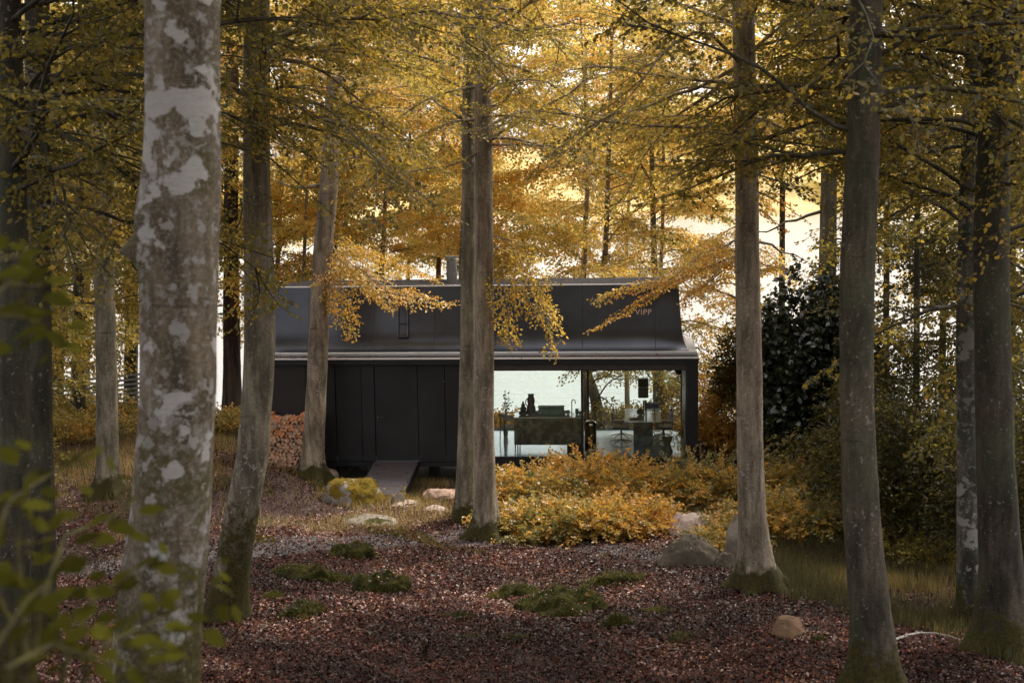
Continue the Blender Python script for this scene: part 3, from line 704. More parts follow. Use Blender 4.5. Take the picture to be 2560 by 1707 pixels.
part(v_, MB().lathe([(.07, 0), (.12, .02), (.12, .09), (.06, .11), (.085, .13), (.085, .2), (.04, .22), (.055, .24), (.05, .29), (.02, .31), (.035, .34), (.012, .36)], 20, v_.location), 'body', dark, True)
v_ = th('pitcher', (ixp(452), 1.05, zt_), 'tall dark figure-shaped pitcher on the kitchen island', 'pitcher')
part(v_, MB().lathe([(.10, 0), (.125, .05), (.12, .18), (.085, .28), (.105, .36), (.085, .46), (.07, .50), (.09, .55)], 20, v_.location), 'body', dark, True)
part(v_, MB().tube([Vector(v_.location)+Vector(q) for q in ((-.08, -.02, .44), (-.14, -.02, .38), (-.14, -.02, .28), (-.09, -.02, .22))], .014, 8), 'handle', dark, True)
v_ = th('serving_tray', (ixp(528), 1.05, zt_), 'low stacked serving tray beside the pitcher on the island', 'tray')
part(v_, MB().box(v_.location.x-.2, v_.location.x+.2, .9, 1.25, zt_+.002, zt_+.05), 'tray', leather, bev=.01)
part(v_, MB().box(v_.location.x-.17, v_.location.x+.17, .93, 1.22, zt_+.053, zt_+.085), 'lid', dark, bev=.01)
v_ = th('bread_box', (ixp(665), 1.0, zt_), 'green rounded bread box on the kitchen island', 'bread box')
part(v_, MB().box(v_.location.x-.34, v_.location.x+.34, .85, 1.15, zt_+.003, zt_+.20), 'body', greenm, bev=.04)
part(v_, MB().box(v_.location.x-.35, v_.location.x+.35, .84, 1.16, zt_+.203, zt_+.235), 'lid', greenm, bev=.015)
v_ = th('tap', (ixp(880), 1.05, zt_), 'arched dark kitchen tap on the island', 'tap')
arc = [(0, 0, 0), (0, 0, .34)]+[(.045-.045*math.cos(a), 0, .34+.06*math.sin(a)) for a in np.linspace(.3, PI, 7)]+[(.09, 0, .29)]
part(v_, MB().tube([Vector(v_.location)+Vector(q) for q in arc], .013, 8), 'spout', leather, True)
part(v_, MB().tube([Vector(v_.location)+Vector(q) for q in ((-.005, 0, .06), (-.07, 0, .08))], .009, 8), 'lever', leather, True)
lab = ['blue-grey bowl left of the tap', 'pale cup standing just left of the tap', 'dark beaker right of the tap on the island', 'small tumbler at the right end of the island']
for k, cx_ in enumerate((785, 838, 932, 962)):
    rr = (.09, .05, .045, .035)[k]; hh = (.09, .10, .14, .08)[k]
    v_ = th('cup', (ixp(cx_), 1.1, zt_), lab[k], 'cup', 'cups by the kitchen tap')
    part(v_, MB().lathe([(rr*.7, .002), (rr, hh*.4), (rr, hh), (rr*.85, hh), (rr*.8, hh*.3)], 16, v_.location), 'body', (cloth, cloth, greenm, leather)[k], True)
    part(v_, MB().lathe([(rr*1.02, hh+.001), (rr*1.04, hh+.008), (rr*.8, hh+.008)], 16, v_.location), 'rim', leather, True)
# pedal bin
px_ = fx(1476, 1090, 1.0)
v_ = th('pedal_bin', (px_, 1.15, 0), 'black pedal bin with a chrome domed lid beside the kitchen island', 'bin')
part(v_, MB().lathe([(.155, .03), (.155, .62)], 28, v_.location), 'body', blackp, True)
part(v_, MB().lathe([(.16, .625), (.165, .66), (.15, .72), (.10, .755), (.01, .765)], 28, v_.location), 'lid', chrome, True)
part(v_, MB().lathe([(.165, 0), (.165, .028)], 28, v_.location), 'base', steel, True)
part(v_, MB().box(px_+.13, px_+.22, 1.1, 1.17, .04, .06), 'pedal', chrome)
# chair at the far left of the island
def armchair(loc, rz, label):
    v_ = th('lounge_chair', loc, label, 'chair'); v_.rotation_euler = (0, 0, rz)
    s = MB().box(-.24, .24, -.23, .23, .42, .48); s.build('seat', cloth, v_, bev=.02)
    b_ = MB(); n = 16
    pts = []
    for i in range(n+1):
        a = PI*i/n+PI; pts.append((.28*math.cos(a), .26*math.sin(a), .68+.08*math.sin(PI*i/n)))
    pts[0] = (-.28, .2, .64); pts[-1] = (.28, .2, .64)
    b_.tube(pts, [.035]+[.055]*(n-1)+[.035], 8); b_.build('backrest', cloth, v_, True)
    for x in (-.22, .22):
        for y in (-.2, .2): MB().tube([(x*1.1, y*1.1, 0), (x, y, .64)], [.012, .017], 8).build('leg', dark, v_, True)
    return v_
armchair((fx(1272, 1090, 1.7), 2.0, 0), R(-70), 'pale curved-back chair at the left end of the kitchen island')
# small plant stem in a vase behind
v_ = th('sprig_vase', (fx(1259, 1040, 2.4), 2.9, 0), 'thin leafy sprig rising behind the pale curved-back chair', 'plant')
part(v_, MB().lathe([(.05, 0), (.07, .12), (.03, .5), (.03, .6)], 16, v_.location), 'vase', cloth, True)
s_ = MB(); c_ = Crown()
for k in range(7):
    p = Vector(v_.location)+Vector((0, 0, .58)); d = Vector((random.gauss(0, .18), random.gauss(0, .15), 1)).normalized(); L = random.uniform(.35, .85)
    s_.tube([p, p+d*L], [.005, .002], 4, False); c_.segs(np.array([p+d*.15]), np.array([d]), np.array([L-.1]), np.array([[0, -1, .2]]), .06, .06, np.array([.2]))
part(v_, s_, 'stem', dark); c_.V = [q-np.array(v_.location) for q in c_.V]; c_.build('foliage', M['dark'], v_)
# dining table
tx0, tx1 = fx(1560.5, 1057, 1.1), fx(1653, 1057, 1.1)
tb = th('dining_table', ((tx0+tx1)/2, 2.2, 0), 'long pale-topped dining table on a dark marble block', 'table')
part(tb, MB().box(tx0, tx1, 1.08, 3.35, .715, .74), 'tabletop', topm, bev=.004)
part(tb, MB().box(tx0+.24, tx1-.22, 1.45, 2.9, .002, .713), 'pedestal', marble, bev=.004)
tcx = (tx0+tx1)/2
v_ = th('serving_plate', (tcx-.22, 1.5, .741), 'round dark plate with a small knob near the front of the dining table', 'plate')
part(v_, MB().lathe([(.06, .001), (.14, .012), (.15, .03), (.14, .03), (.02, .012)], 24, v_.location), 'dish', leather, True)
part(v_, MB().tube([Vector(v_.location)+Vector((0, 0, .013)), Vector(v_.location)+Vector((0, 0, .13))], .008, 8), 'knob', chrome)
v_ = th('round_bowl', (tcx-.06, 2.2, .741), 'green-brown round bowl on the dining table beside the chrome cylinder', 'bowl')
part(v_, MB().lathe([(.05, .001), (.09, .04), (.10, .1), (.09, .15), (.06, .165), (.05, .15)], 20, v_.location), 'body', plain('olive_glaze', (.10, .10, .06), .4), True)
part(v_, MB().lathe([(.052, .168), (.055, .175), (.01, .178)], 16, v_.location), 'lid', dark, True)
v_ = th('chrome_cylinder_vase', (tcx+.06, 2.0, .741), 'tall chrome cylinder vase in the middle of the dining table', 'vase')
part(v_, MB().lathe([(.055, .001), (.055, .42), (.05, .42), (.05, .05)], 24, v_.location), 'body', chrome, True)
part(v_, MB().lathe([(.06, .421), (.06, .432), (.048, .432)], 24, v_.location), 'rim', steel, True)
v_ = th('arched_table_lamp', (tcx+.22, 2.3, .741), 'thin arched metal lamp right of the chrome cylinder on the dining table', 'lamp')
arc = [(.10, 0, 0), (.11, 0, .12), (.09, 0, .22), (.04, 0, .27), (-.02, 0, .28)]
part(v_, MB().tube([Vector(v_.location)+Vector(q) for q in arc], .012, 8), 'arm', leather, True)
part(v_, MB().lathe([(.06, .001), (.06, .012)], 20, Vector(v_.location)+Vector((.1, 0, 0))), 'base', leather, True)
pxc = fx(1608, 980, 2.0)
v_ = th('pendant_lamp', (pxc, 2.2, 1.45), 'black boxy pendant lamp hanging over the dining table', 'lamp')
part(v_, MB().box(pxc-.14, pxc+.14, 2.07, 2.33, 1.22, 1.50), 'lower_shade', plain('smoked_shade', (.09, .09, .07), .4), bev=.03)
part(v_, MB().box(pxc-.14, pxc+.14, 2.07, 2.33, 1.52, 1.74), 'upper_shade', blackp, bev=.02)
part(v_, MB().tube([(pxc, 2.2, 1.742), (pxc, 2.2, 2.625)], .008, 6), 'cord', blackp)
# dining chairs: one built, the others copied
def swivel_chair():
    v_ = th('dining_chair', (0, 0, 0), '', 'chair', 'swivel chairs at the dining table')
    s = MB().box(-.23, .23, -.22, .22, .43, .48); s.build('seat', leather, v_, bev=.02)
    b_ = MB(); b_.box(-.25, -.21, -.22, .22, .52, .86); b_.build('backrest', leather, v_, bev=.018)
    for y in (-.25, .25):
        MB().tube([(-.22, y, .62), (-.1, y, .66), (.14, y, .66), (.2, y, .62), (.18, y*.9, .46)], .014, 8).build('armrest', chrome, v_, True)
    MB().tube([(0, 0, .10), (0, 0, .43)], [.03, .022], 12).build('column', chrome, v_, True)
    for k in range(5):
        a = 2*PI*k/5+.3
        MB().tube([(0, 0, .12), (.30*math.cos(a), .30*math.sin(a), .05), (.31*math.cos(a), .31*math.sin(a), .0)], [.022, .013, .013], 8).build('foot', chrome, v_, True)
    return v_
c0 = swivel_chair()
spots = [(tx0-.10, 1.95, 0, 'swivel chair at the left side of the dining table, nearer the front glass'), (tx1+.08, 1.95, PI, 'swivel chair at the right side of the dining table, behind the stool'),
         (tx0-.10, 2.85, 0, 'swivel chair at the left side of the dining table, nearer the lake window'), (tx1+.08, 2.85, PI, 'swivel chair at the right side of the dining table, nearer the lake window'),
         (tcx+.25, 3.45, -PI/2, 'swivel chair at the far end of the dining table, its back to the lake')]
kids = list(c0.children)
for i, (x, y, a, l) in enumerate(spots):
    if i == 0: c = c0
    else:
        c = c0.copy(); COL.objects.link(c)
        for k_ in kids: q = k_.copy(); COL.objects.link(q); q.parent = c
    c.location = (x, y, 0); c.rotation_euler = (0, 0, a); c['label'] = l
sx_ = fx(1668, 1120, .6)
v_ = th('stool', (sx_, .62, 0), 'brown hourglass stool just inside the front glass', 'stool')
woodm = plain('dark_brown_wood', (.17, .14, .09), .5)
part(v_, MB().lathe([(.14, .0), (.145, .06), (.10, .15), (.085, .21), (.10, .29), (.13, .365)], 6, v_.location), 'body', woodm)
part(v_, MB().lathe([(.135, .367), (.145, .38), (.145, .415), (.13, .42)], 20, v_.location), 'seat', woodm, True)
v_ = th('wall_light', (XR-.30, 2.6, 1.4), 'dark globe light mounted on the right end wall of the glazed room', 'lamp')
part(v_, MB().lathe([(.01, -.12), (.08, -.08), (.1, 0), (.08, .08), (.01, .12)], 18, (XR-.42, 2.6, 1.9)), 'shade', blackp, True)
part(v_, MB().tube([(XR-.283, 2.6, 1.5), (XR-.42, 2.6, 1.6), (XR-.42, 2.6, 1.8)], .012, 8), 'arm', chrome)

# ------------------------------------------------------------------ trees
FR = 'beech trunks in the clearing in front of the cabin'
BK = 'golden trees behind the cabin'
SD = 'trees of the dark wood at the edges'
T = tree
# A, B far left
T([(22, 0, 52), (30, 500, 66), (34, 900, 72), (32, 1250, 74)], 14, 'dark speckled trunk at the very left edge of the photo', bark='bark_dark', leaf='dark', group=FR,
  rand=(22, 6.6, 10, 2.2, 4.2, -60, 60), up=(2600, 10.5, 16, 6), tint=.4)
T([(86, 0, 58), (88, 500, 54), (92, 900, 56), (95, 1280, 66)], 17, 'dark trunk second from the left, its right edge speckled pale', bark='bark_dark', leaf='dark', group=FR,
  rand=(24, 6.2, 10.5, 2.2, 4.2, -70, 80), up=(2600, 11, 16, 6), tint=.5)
# C with fork
T([(216, 0, 38), (228, 350, 44), (242, 700, 48), (246, 950, 50), (248, 1100, 52)], 0, 'slim grey forked beech with mossy root flare behind the big lichen trunk', base_px=(248, 1135), bark='bark_mid', leaf='olive', group=FR,
  fork=[[(246, 470, 24), (262, 330, 20), (272, 190, 18), (282, 20, 14), (290, -120, 10)]], rand=(30, 5.2, 11.5, 2, 4), up=(1200, 12, 18, 5), flare=.9)
# D thin
T([(182, 420, 20), (180, 700, 26), (178, 960, 34)], 40, 'thin dark trunk left of the forked beech, near the slatted fence', bark='bark_dark', leaf='olive', group=SD, rand=(36, 2.2, 11, 2.5, 5), sp=.085, ls=.11, stemtwigs=False, top=14, dens=1.3)
# E big lichen trunk
T([(420, -60, 172), (420, 250, 172), (418, 480, 180), (412, 700, 178), (408, 900, 178), (395, 1150, 186), (368, 1400, 200), (352, 1568, 212)], 7.2,
  'big foreground beech trunk covered in pale lichen blotches', bark='bark_lichen', leaf='dark', group=FR, seg=40, top=15, lobes=4, flare=.25,
  up=(5200, 9.8, 15, 8), knots=[(PI*1.0, 6.27, .12, .06), (PI*1.05, 6.42, .05, .25), (PI*.9, 5.6, -.015, .3)])  # unseen high leaves spread over the camera to shade the foreground
# F furrowed pine
T([(534, 200, 30), (530, 500, 34), (532, 800, 40), (534, 975, 46)], 44, 'dark furrowed pine trunk at the left end of the cabin', name='pine_tree', bark='bark_pine', leaf='gold', group=SD,
  rand=(40, 2.6, 13, 2.2, 4.5), sp=.085, ls=.11, stemtwigs=False, tint=.6, dens=1.3)
# G
T([(590, -40, 58), (588, 200, 62), (590, 450, 64), (598, 700, 72), (596, 850, 72), (585, 1000, 74), (556, 1180, 80), (530, 1320, 84), (518, 1425, 92)], 0,
  'curving beech trunk with a mossy lower half, left of the cabin', base_px=(518, 1420), bark='bark_mossy', leaf='olive', group=FR, flare=.3, seg=24,
  limbs=[{'p': [(618, 100, 0), (680, 72, -.4), (780, 48, -.8), (930, 32, -1.0), (1120, 38, -1.2)], 'r': .05, 'tint': .55},
         {'p': [(618, 104, 0), (720, 118, .5), (850, 132, 1), (960, 150, 1.4)], 'r': .035},
         {'p': [(620, 262, 0), (720, 295, .6), (860, 330, 1.2)], 'r': .03, 'tint': .45}, {'p': [(558, 215, 0), (505, 208, 0), (420, 190, .2), (330, 150, .5)], 'r': .035, 'tl': .7}],
  rand=(26, 7.3, 11, 2.5, 4.8), up=(1100, 11.5, 17, 4.5), tl=1.2)
# H
T([(782, -30, 44), (768, 230, 42), (756, 420, 44), (738, 620, 45), (728, 850, 46), (722, 1000, 48), (716, 1085, 52)], 0,
  'pale leaning beech trunk in front of the firewood end of the cabin', base_px=(714, 1102), bark='bark_pale', leaf='orange', group=FR, flare=.8,
  limbs=[{'p': [(738, 420, 0), (690, 432, 0), (625, 410, 0)], 'r': .07, 'bare': 1},
         {'p': [(760, 560, 0), (800, 600, -.6), (880, 660, -1.2), (960, 690, -1.6), (1035, 705, -2)], 'r': .022, 'tint': .62, 'attach': False, 'tl': 0.95, 'dens': 2.0, 'sub': False},
         {'p': [(755, 600, 0), (770, 660, .0), (790, 720, .3), (805, 780, .5)], 'r': .018, 'tint': .6, 'attach': False, 'tl': 0.95, 'dens': 2.0, 'sub': False},
         {'p': [(770, 540, 0), (840, 585, .4), (900, 600, .8), (1010, 650, 1.0)], 'r': .02, 'tint': .6, 'attach': False, 'tl': 0.90, 'dens': 2.0, 'sub': False},
         {'p': [(775, 590, 0), (830, 650, -.6), (905, 715, -1)], 'r': .016, 'tint': .55, 'attach': False, 'tl': 0.90, 'dens': 2.0, 'sub': False}],
  rand=(20, 7.4, 12, 2.5, 4.5), up=(250, 13, 18, 3), fork=[[(770, 170, 30), (800, 90, 26), (832, 10, 24), (850, -60, 20)]])
# I twin trunk
T([(1082, -30, 30), (1076, 250, 30), (1076, 520, 32), (1074, 800, 36), (1072, 1000, 40), (1068, 1150, 46)], 0, 'left and farther stem of the twin beech trunk in front of the cabin door end', base_px=(1066, 1196), bark='bark_mid', leaf='olive', group=FR, flare=.5,
  limbs=[{'p': [(1062, 270, 0), (1040, 262, 0), (1000, 232, .5), (920, 215, 1)], 'r': .05}], rand=(14, 7.8, 12.5, 2.5, 4.5), up=(250, 13, 18, 3))
T([(1108, -30, 38), (1110, 250, 40), (1112, 520, 42), (1112, 800, 46), (1112, 1000, 46), (1116, 1180, 52)], 0, 'right and nearer stem of the twin beech trunk, with spreading mossy roots', base_px=(1112, 1236), bark='bark_pale', leaf='olive', group=FR, flare=.95, lobes=4,
  limbs=[{'p': [(1132, 318, 0), (1180, 290, .2), (1260, 240, .5), (1400, 165, 1), (1560, 105, 1.2)], 'r': .045},
         {'p': [(1132, 262, 0), (1180, 215, -.3), (1240, 160, -.8)], 'r': .035}, {'p': [(1132, 330, 0), (1210, 330, -.5), (1330, 345, -1), (1440, 350, -1.6)], 'r': .03},
         {'p': [(1100, 340, 0), (1020, 380, -.6), (920, 400, -1.2), (830, 385, -1.6)], 'r': .028},
         {'p': [(1185, 560, 0), (1210, 640, 0), (1250, 730, -.1), (1280, 830, -.2)], 'r': .012, 'attach': False, 'tint': .8, 'tl': 0.70, 'dens': 2.0, 'sub': False},
         {'p': [(1160, 600, 0), (1175, 680, 0), (1165, 770, -.1), (1180, 800, -.2)], 'r': .012, 'attach': False, 'tint': .8, 'tl': 0.75, 'dens': 2.0, 'sub': False},
         {'p': [(1200, 590, .2), (1235, 670, .3), (1300, 770, .3)], 'r': .012, 'attach': False, 'tint': .85, 'tl': 0.70, 'dens': 2.0, 'sub': False}],
  rand=(18, 7.6, 12, 2.5, 4.8), up=(250, 13, 18, 3))
# J
T([(1706, -30, 50), (1712, 200, 50), (1716, 450, 53), (1718, 700, 57), (1722, 900, 60), (1724, 1080, 60), (1730, 1220, 66), (1742, 1320, 80)], 0,
  'pale straight beech trunk right of the cabin, mossy patch near its foot', base_px=(1740, 1350), bark='bark_pale', leaf='olive', group=FR, seg=26, flare=.75,
  limbs=[{'p': [(1690, 150, 0), (1600, 200, .2), (1450, 260, .6), (1330, 270, 1)], 'r': .04}, {'p': [(1738, 400, 0), (1800, 330, 0), (1900, 300, .2)], 'r': .03},
         {'p': [(1690, 330, 0), (1610, 380, 0), (1500, 430, .4)], 'r': .025, 'tint': .6},
         {'p': [(1740, 545, 1), (1790, 580, 1.5), (1870, 610, 2)], 'r': .03, 'bare': 1}],
  rand=(24, 7.3, 11, 2.5, 4.8), up=(900, 12, 18, 4.5))
# K
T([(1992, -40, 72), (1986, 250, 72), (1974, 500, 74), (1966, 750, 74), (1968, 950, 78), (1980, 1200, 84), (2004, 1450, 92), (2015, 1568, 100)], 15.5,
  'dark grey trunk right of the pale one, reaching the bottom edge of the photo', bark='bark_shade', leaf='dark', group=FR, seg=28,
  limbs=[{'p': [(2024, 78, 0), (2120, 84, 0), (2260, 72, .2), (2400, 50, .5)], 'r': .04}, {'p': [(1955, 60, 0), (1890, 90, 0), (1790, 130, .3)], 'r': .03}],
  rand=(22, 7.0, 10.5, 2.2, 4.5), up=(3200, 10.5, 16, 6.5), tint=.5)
# L
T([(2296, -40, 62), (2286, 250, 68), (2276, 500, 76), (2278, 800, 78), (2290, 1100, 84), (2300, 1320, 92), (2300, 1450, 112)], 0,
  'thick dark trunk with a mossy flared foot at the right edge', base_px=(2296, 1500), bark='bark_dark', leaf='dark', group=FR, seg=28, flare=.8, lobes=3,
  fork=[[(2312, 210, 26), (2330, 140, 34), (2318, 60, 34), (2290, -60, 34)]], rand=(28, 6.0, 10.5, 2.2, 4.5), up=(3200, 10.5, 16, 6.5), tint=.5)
# M birch
T([(2232, 250, 40), (2222, 600, 46), (2222, 900, 50), (2226, 1240, 52)], 20, 'birch with a white peeling edge just left of the thick right trunk', name='birch_tree', bark='bark_birch', leaf='dark', group=SD,
  rand=(30, 4.6, 11, 2.2, 4.5), up=(2400, 11, 17, 5.5), tint=.55)
# N behind the bush
T([(1904, 300, 34), (1902, 560, 38), (1898, 700, 42), (1896, 900, 46)], 36, 'grey trunk rising out of the dark rhododendron bush', bark='bark_mid', leaf='olive', group=SD,
  limbs=[{'p': [(1885, 480, 0), (1830, 505, 0), (1760, 530, 0), (1700, 545, 0)], 'r': .05, 'bare': 1}], rand=(20, 8.2, 13, 2.5, 5), sp=.085, ls=.10, stemtwigs=False, tint=.7, dens=1.2)
# behind the cabin
bk = [(430, 46, 'golden tree seen just right of the big lichen trunk', 1.5, .5), (640, 47, 'golden tree behind the left end of the cabin roof', 3.6, .6), (770, 50, 'pale grey trunk and golden crown behind the firewood end of the cabin', 3.2, .62),
      (880, 45, 'golden tree behind the slim roof window', 3.6, .66), (1010, 49, 'golden tree just left of the chimney', 3.8, .7), (1100, 45, 'golden tree directly behind the twin trunk and the roof', 4.2, .66),
      (1342, 51, 'golden tree in line with the glass mullion, far behind the roof', 4.0, .75), (1700, 46, 'orange tree beyond the right end of the cabin', 0, .72)]
for i, (x, r, l, z0, tn) in enumerate(bk):
    z0_ = {0: 1.5}.get(i, z0)
    T([(x+random.uniform(-10, 10), -20, 5), (x+8, 400, 9), (x-4, 640, 12), (x+2, 1000, 16)], r, l, bark='bark_pale', leaf='gold', group=BK, seg=12, top=19,
      rand=(33, z0_+.4, 15.5, 2.2, 5.2) if i != 7 else (28, .2, 13, 1.4, 3.0), sp=.085, ls=.115, stemtwigs=False, tint=tn, tl=1.35, dens=1.35)
for (x, r, l, z0, tn) in [(700, 43, 'golden tree between the curving trunk and the leaning trunk, behind the roof', 4.2, .66), (940, 53, 'distant golden tree above the roof, left of the chimney', 4.6, .6), (1060, 42, 'golden tree right behind the chimney', 4.8, .75),
                          (1345, 42.5, 'golden tree whose boughs fill the space above the middle of the roof', 4.8, .72), (1520, 50, 'golden tree behind the right third of the roof', 4.4, .7), (1440, 56, 'distant golden tree high above the glazed end', 5.4, .62), (1730, 46, 'golden tree behind the pale straight trunk', 7.6, .66)]:
    T([(x-14, -20, 4), (x+6, 400, 7), (x-3, 640, 9), (x+2, 1000, 13)], r, l, bark='bark_pale', leaf='gold', group=BK, seg=12, top=19,
      rand=(30, z0-.7, 16.5, 2.2, 5.0), sp=.085, ls=.115, stemtwigs=False, tint=tn, tl=1.35, dens=1.35)
# two trees seen through the glass
T([(1400, 300, 10), (1390, 600, 13), (1352, 800, 24), (1344, 850, 25), (1366, 905, 26), (1374, 950, 27), (1372, 1010, 28)], 43.5, 'crooked grey tree seen through the glass beside the black bin', bark='bark_pale', leaf='gold', group=BK, seg=14, top=15,
  rand=(54, -.5, 13, 1.6, 3.8, -80, 80), sp=.09, ls=.10, tint=.62, stemtwigs=True, dens=1.15, flare=.12)
T([(1496, 300, 9), (1508, 850, 20), (1516, 990, 24)], 45, 'straight tree seen through the glass above the dining table', bark='bark_mid', leaf='gold', group=BK, seg=14, top=15,
  rand=(58, -.5, 13.5, 1.4, 3.2, -100, 140), sp=.09, ls=.10, tint=.6, stemtwigs=True, dens=1.15, flare=.12)
# left wood
for (x, r, l, z0, tn, lf) in [(20, 36, 'shaded tree behind the two leftmost trunks', 1.5, .45, 'olive'), (130, 46, 'tree behind the slatted fence, left part', 1.8, .55, 'olive'), (300, 49, 'tree behind the slatted fence, right part', 3.2, .7, 'olive'),
                              (-120, 30, 'shaded tree whose branches enter from the left edge', .5, .4, 'dark'), (190, 56, 'yellowish tree far back between the forked beech and the left trunks', 4.2, .5, 'gold')]:
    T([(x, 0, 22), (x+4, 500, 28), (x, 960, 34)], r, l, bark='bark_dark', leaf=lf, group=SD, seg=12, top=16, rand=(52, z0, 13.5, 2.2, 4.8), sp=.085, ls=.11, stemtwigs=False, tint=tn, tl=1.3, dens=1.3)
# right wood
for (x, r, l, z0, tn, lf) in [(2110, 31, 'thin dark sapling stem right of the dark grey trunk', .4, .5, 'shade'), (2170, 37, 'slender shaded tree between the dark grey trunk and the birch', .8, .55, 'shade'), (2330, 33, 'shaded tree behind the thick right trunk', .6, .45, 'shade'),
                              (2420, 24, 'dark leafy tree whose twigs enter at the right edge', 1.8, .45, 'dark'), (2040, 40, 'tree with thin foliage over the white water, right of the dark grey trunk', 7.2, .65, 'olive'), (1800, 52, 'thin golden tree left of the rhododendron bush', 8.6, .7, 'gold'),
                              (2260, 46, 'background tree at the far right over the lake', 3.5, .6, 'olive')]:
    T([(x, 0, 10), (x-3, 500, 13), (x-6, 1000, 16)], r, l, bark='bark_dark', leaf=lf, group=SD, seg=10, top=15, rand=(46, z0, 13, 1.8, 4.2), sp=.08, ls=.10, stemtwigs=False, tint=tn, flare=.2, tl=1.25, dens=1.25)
# golden sprays hanging over the roof from a tree right of the cabin
T([(1712, 200, 26), (1716, 600, 30), (1718, 1000, 34)], 35.5, 'orange-leaved tree beside the glazed end, its low boughs hanging over the roof', bark='bark_mid', leaf='orange', group=BK, seg=12, top=14,
  limbs=[{'p': [(1710, 540, 0), (1600, 600, -1.6), (1540, 640, -2.6), (1450, 660, -3), (1370, 690, -3.2)], 'r': .03, 'tint': .6, 'tl': .8, 'dens': 2.2, 'sub': False, 'start': .2},
         {'p': [(1712, 585, 0), (1600, 620, -1.6), (1520, 665, -2.6), (1430, 718, -3), (1345, 766, -3.4)], 'r': .03, 'tint': .75, 'tl': .55, 'dens': 2.4, 'sub': False, 'start': .2},
         {'p': [(1712, 570, 0), (1640, 640, -1.4), (1600, 670, -2), (1580, 690, -2.4), (1565, 705, -2.6)], 'r': .02, 'tint': .75, 'tl': .7, 'dens': 2.2, 'sub': False, 'start': .2}],
  rand=(16, 2.6, 9, 1.2, 2.6, -100, 200), sp=.055, ls=.085, tint=.65)

# ------------------------------------------------------------------ shrubs
def bush(name, c, rx, ry, h, label, leaf, nst, ls, sp, tint, group=None, tw=.45, base=0.15, cat='shrub', droop=.25, tj=.2, tsd=.12):
    g = ground(c[0], c[1]); root = empty(name, (c[0], c[1], g), label, cat, group)
    st = MB(); cr = Crown()
    a = RNG.uniform(0, 2*PI, nst); u = RNG.random(nst)**.5
    hz = (base+(1-base)*np.sqrt(np.clip(1-u*u*.92, 0, 1))*RNG.uniform(.25, 1.12, nst)**.7)*h*(1+.22*np.sin(a*3+c[0])*u)*(1+.16*np.sin(rx*u*np.cos(a)*5.1+c[0])*np.sin(ry*u*np.sin(a)*4.3+1))
    P = np.stack([rx*u*np.cos(a), ry*u*np.sin(a), hz], 1)
    gz_ = gz(P[:, 0]+c[0], P[:, 1]+c[1])-g; P[:, 2] += gz_
    for i in range(min(nst, 70)):
        p = Vector(P[i]); b_ = Vector((p.x*.55, p.y*.55, gz_[i]-.1)); st.tube([b_, b_.lerp(p, .5)+Vector((0, 0, .12*h)), p], [.012, .009, .004], 4, False)
    D = np.stack([np.cos(a)*(.3+u), np.sin(a)*(.3+u), RNG.normal(.25, .3, nst)], 1)+RNG.normal(0, .35, (nst, 3)); D = nrm(D)
    Nn = np.stack([np.cos(a)*u*.5, np.sin(a)*u*.5, np.ones(nst)], 1)+RNG.normal(0, .2, (nst, 3)); Nn = nrm(Nn-D*(Nn*D).sum(1, keepdims=True))
    tn = np.clip(tint+RNG.normal(0, tsd, nst)+.15*np.sin(P[:, 0]*2.3+c[0])*np.cos(P[:, 1]*2+1), 0, 1)
    L = tw*RNG.uniform(.5, 1.2, nst)
    cr.segs(P, D, L, Nn, sp, ls, tn, tj, droop)
    st.build('stem', M['bark_dark'], root); cr.build('foliage', M[leaf], root); return root
FG = 'golden undergrowth bushes in front of the glazed end'
def pb(x, y): p = hit(x, y); return (p.x, p.y)
fb_ = [(1195, 1165, .8, 1.35, 'golden bush just right of the twin trunk, under the window sill', .62), (1205, 1225, .7, .8, 'low golden bush at the right-hand roots of the twin trunk', .55),
       (1262, 1160, .8, 1.4, 'golden bush under the left end of the kitchen island', .68), (1285, 1222, .8, .9, 'low bush in the front row, second from the twin trunk', .6),
       (1345, 1150, .75, 2.0, 'tallest orange bush, its tip crossing the window sill', .80), (1362, 1226, .85, 1.0, 'low orange bush in the front row below the tallest one', .72),
       (1425, 1160, .85, 1.5, 'orange bush under the dining table', .78), (1448, 1218, .7, .9, 'low orange bush in the front row, left of the pale rock', .70),
       (1505, 1150, .9, 1.15, 'green-gold bush in front of the cabin corner post', .52), (1590, 1140, 1.0, 1.2, 'greenish bush behind the pale flat-topped rock', .42), (1655, 1150, .8, 1.2, 'green-gold bush left of the pale straight trunk', .48),
       (1785, 1150, .9, 1.3, 'golden bush immediately right of the pale straight trunk', .55), (1800, 1215, .9, .9, 'low golden bush in the front row right of the pale straight trunk', .5), (1860, 1160, 1.0, 1.5, 'golden bush below the rhododendron', .52),
       (1885, 1225, .9, .9, 'low yellow-leaved bush at the edge of the right-hand grass', .5), (1945, 1185, 1.2, 1.2, 'olive bush behind the dark grey trunk', .30), (1672, 1250, .35, .45, 'small leafy bush between the dark boulder and the standing stone', .45)]
for x, y, rx, h, l, tn in fb_:
    c = pb(x, y); bush('golden_bush', c, rx*1.15, .45+rx*.5, h*.52, l, 'fern', int(620*rx), .082, .030, tn, FG, .62, base=.08, tj=.12, tsd=.2)
bush('rhododendron_bush', pb(1876, 1120), 1.8, 1.7, 4.8, 'big dark rhododendron bush right of the pale straight trunk', 'rhodo', 5600, .17, .045, .45, None, .28, base=.05, tj=.25)
bush('leafy_shrub', (pb(1800, 1100)[0]-.3, pb(1800, 1100)[1]+2), 1.3, 1.2, 4.0, 'olive shrub topping the left shoulder of the rhododendron', 'shade', 2200, .10, .05, .55, None, .5, base=.3)
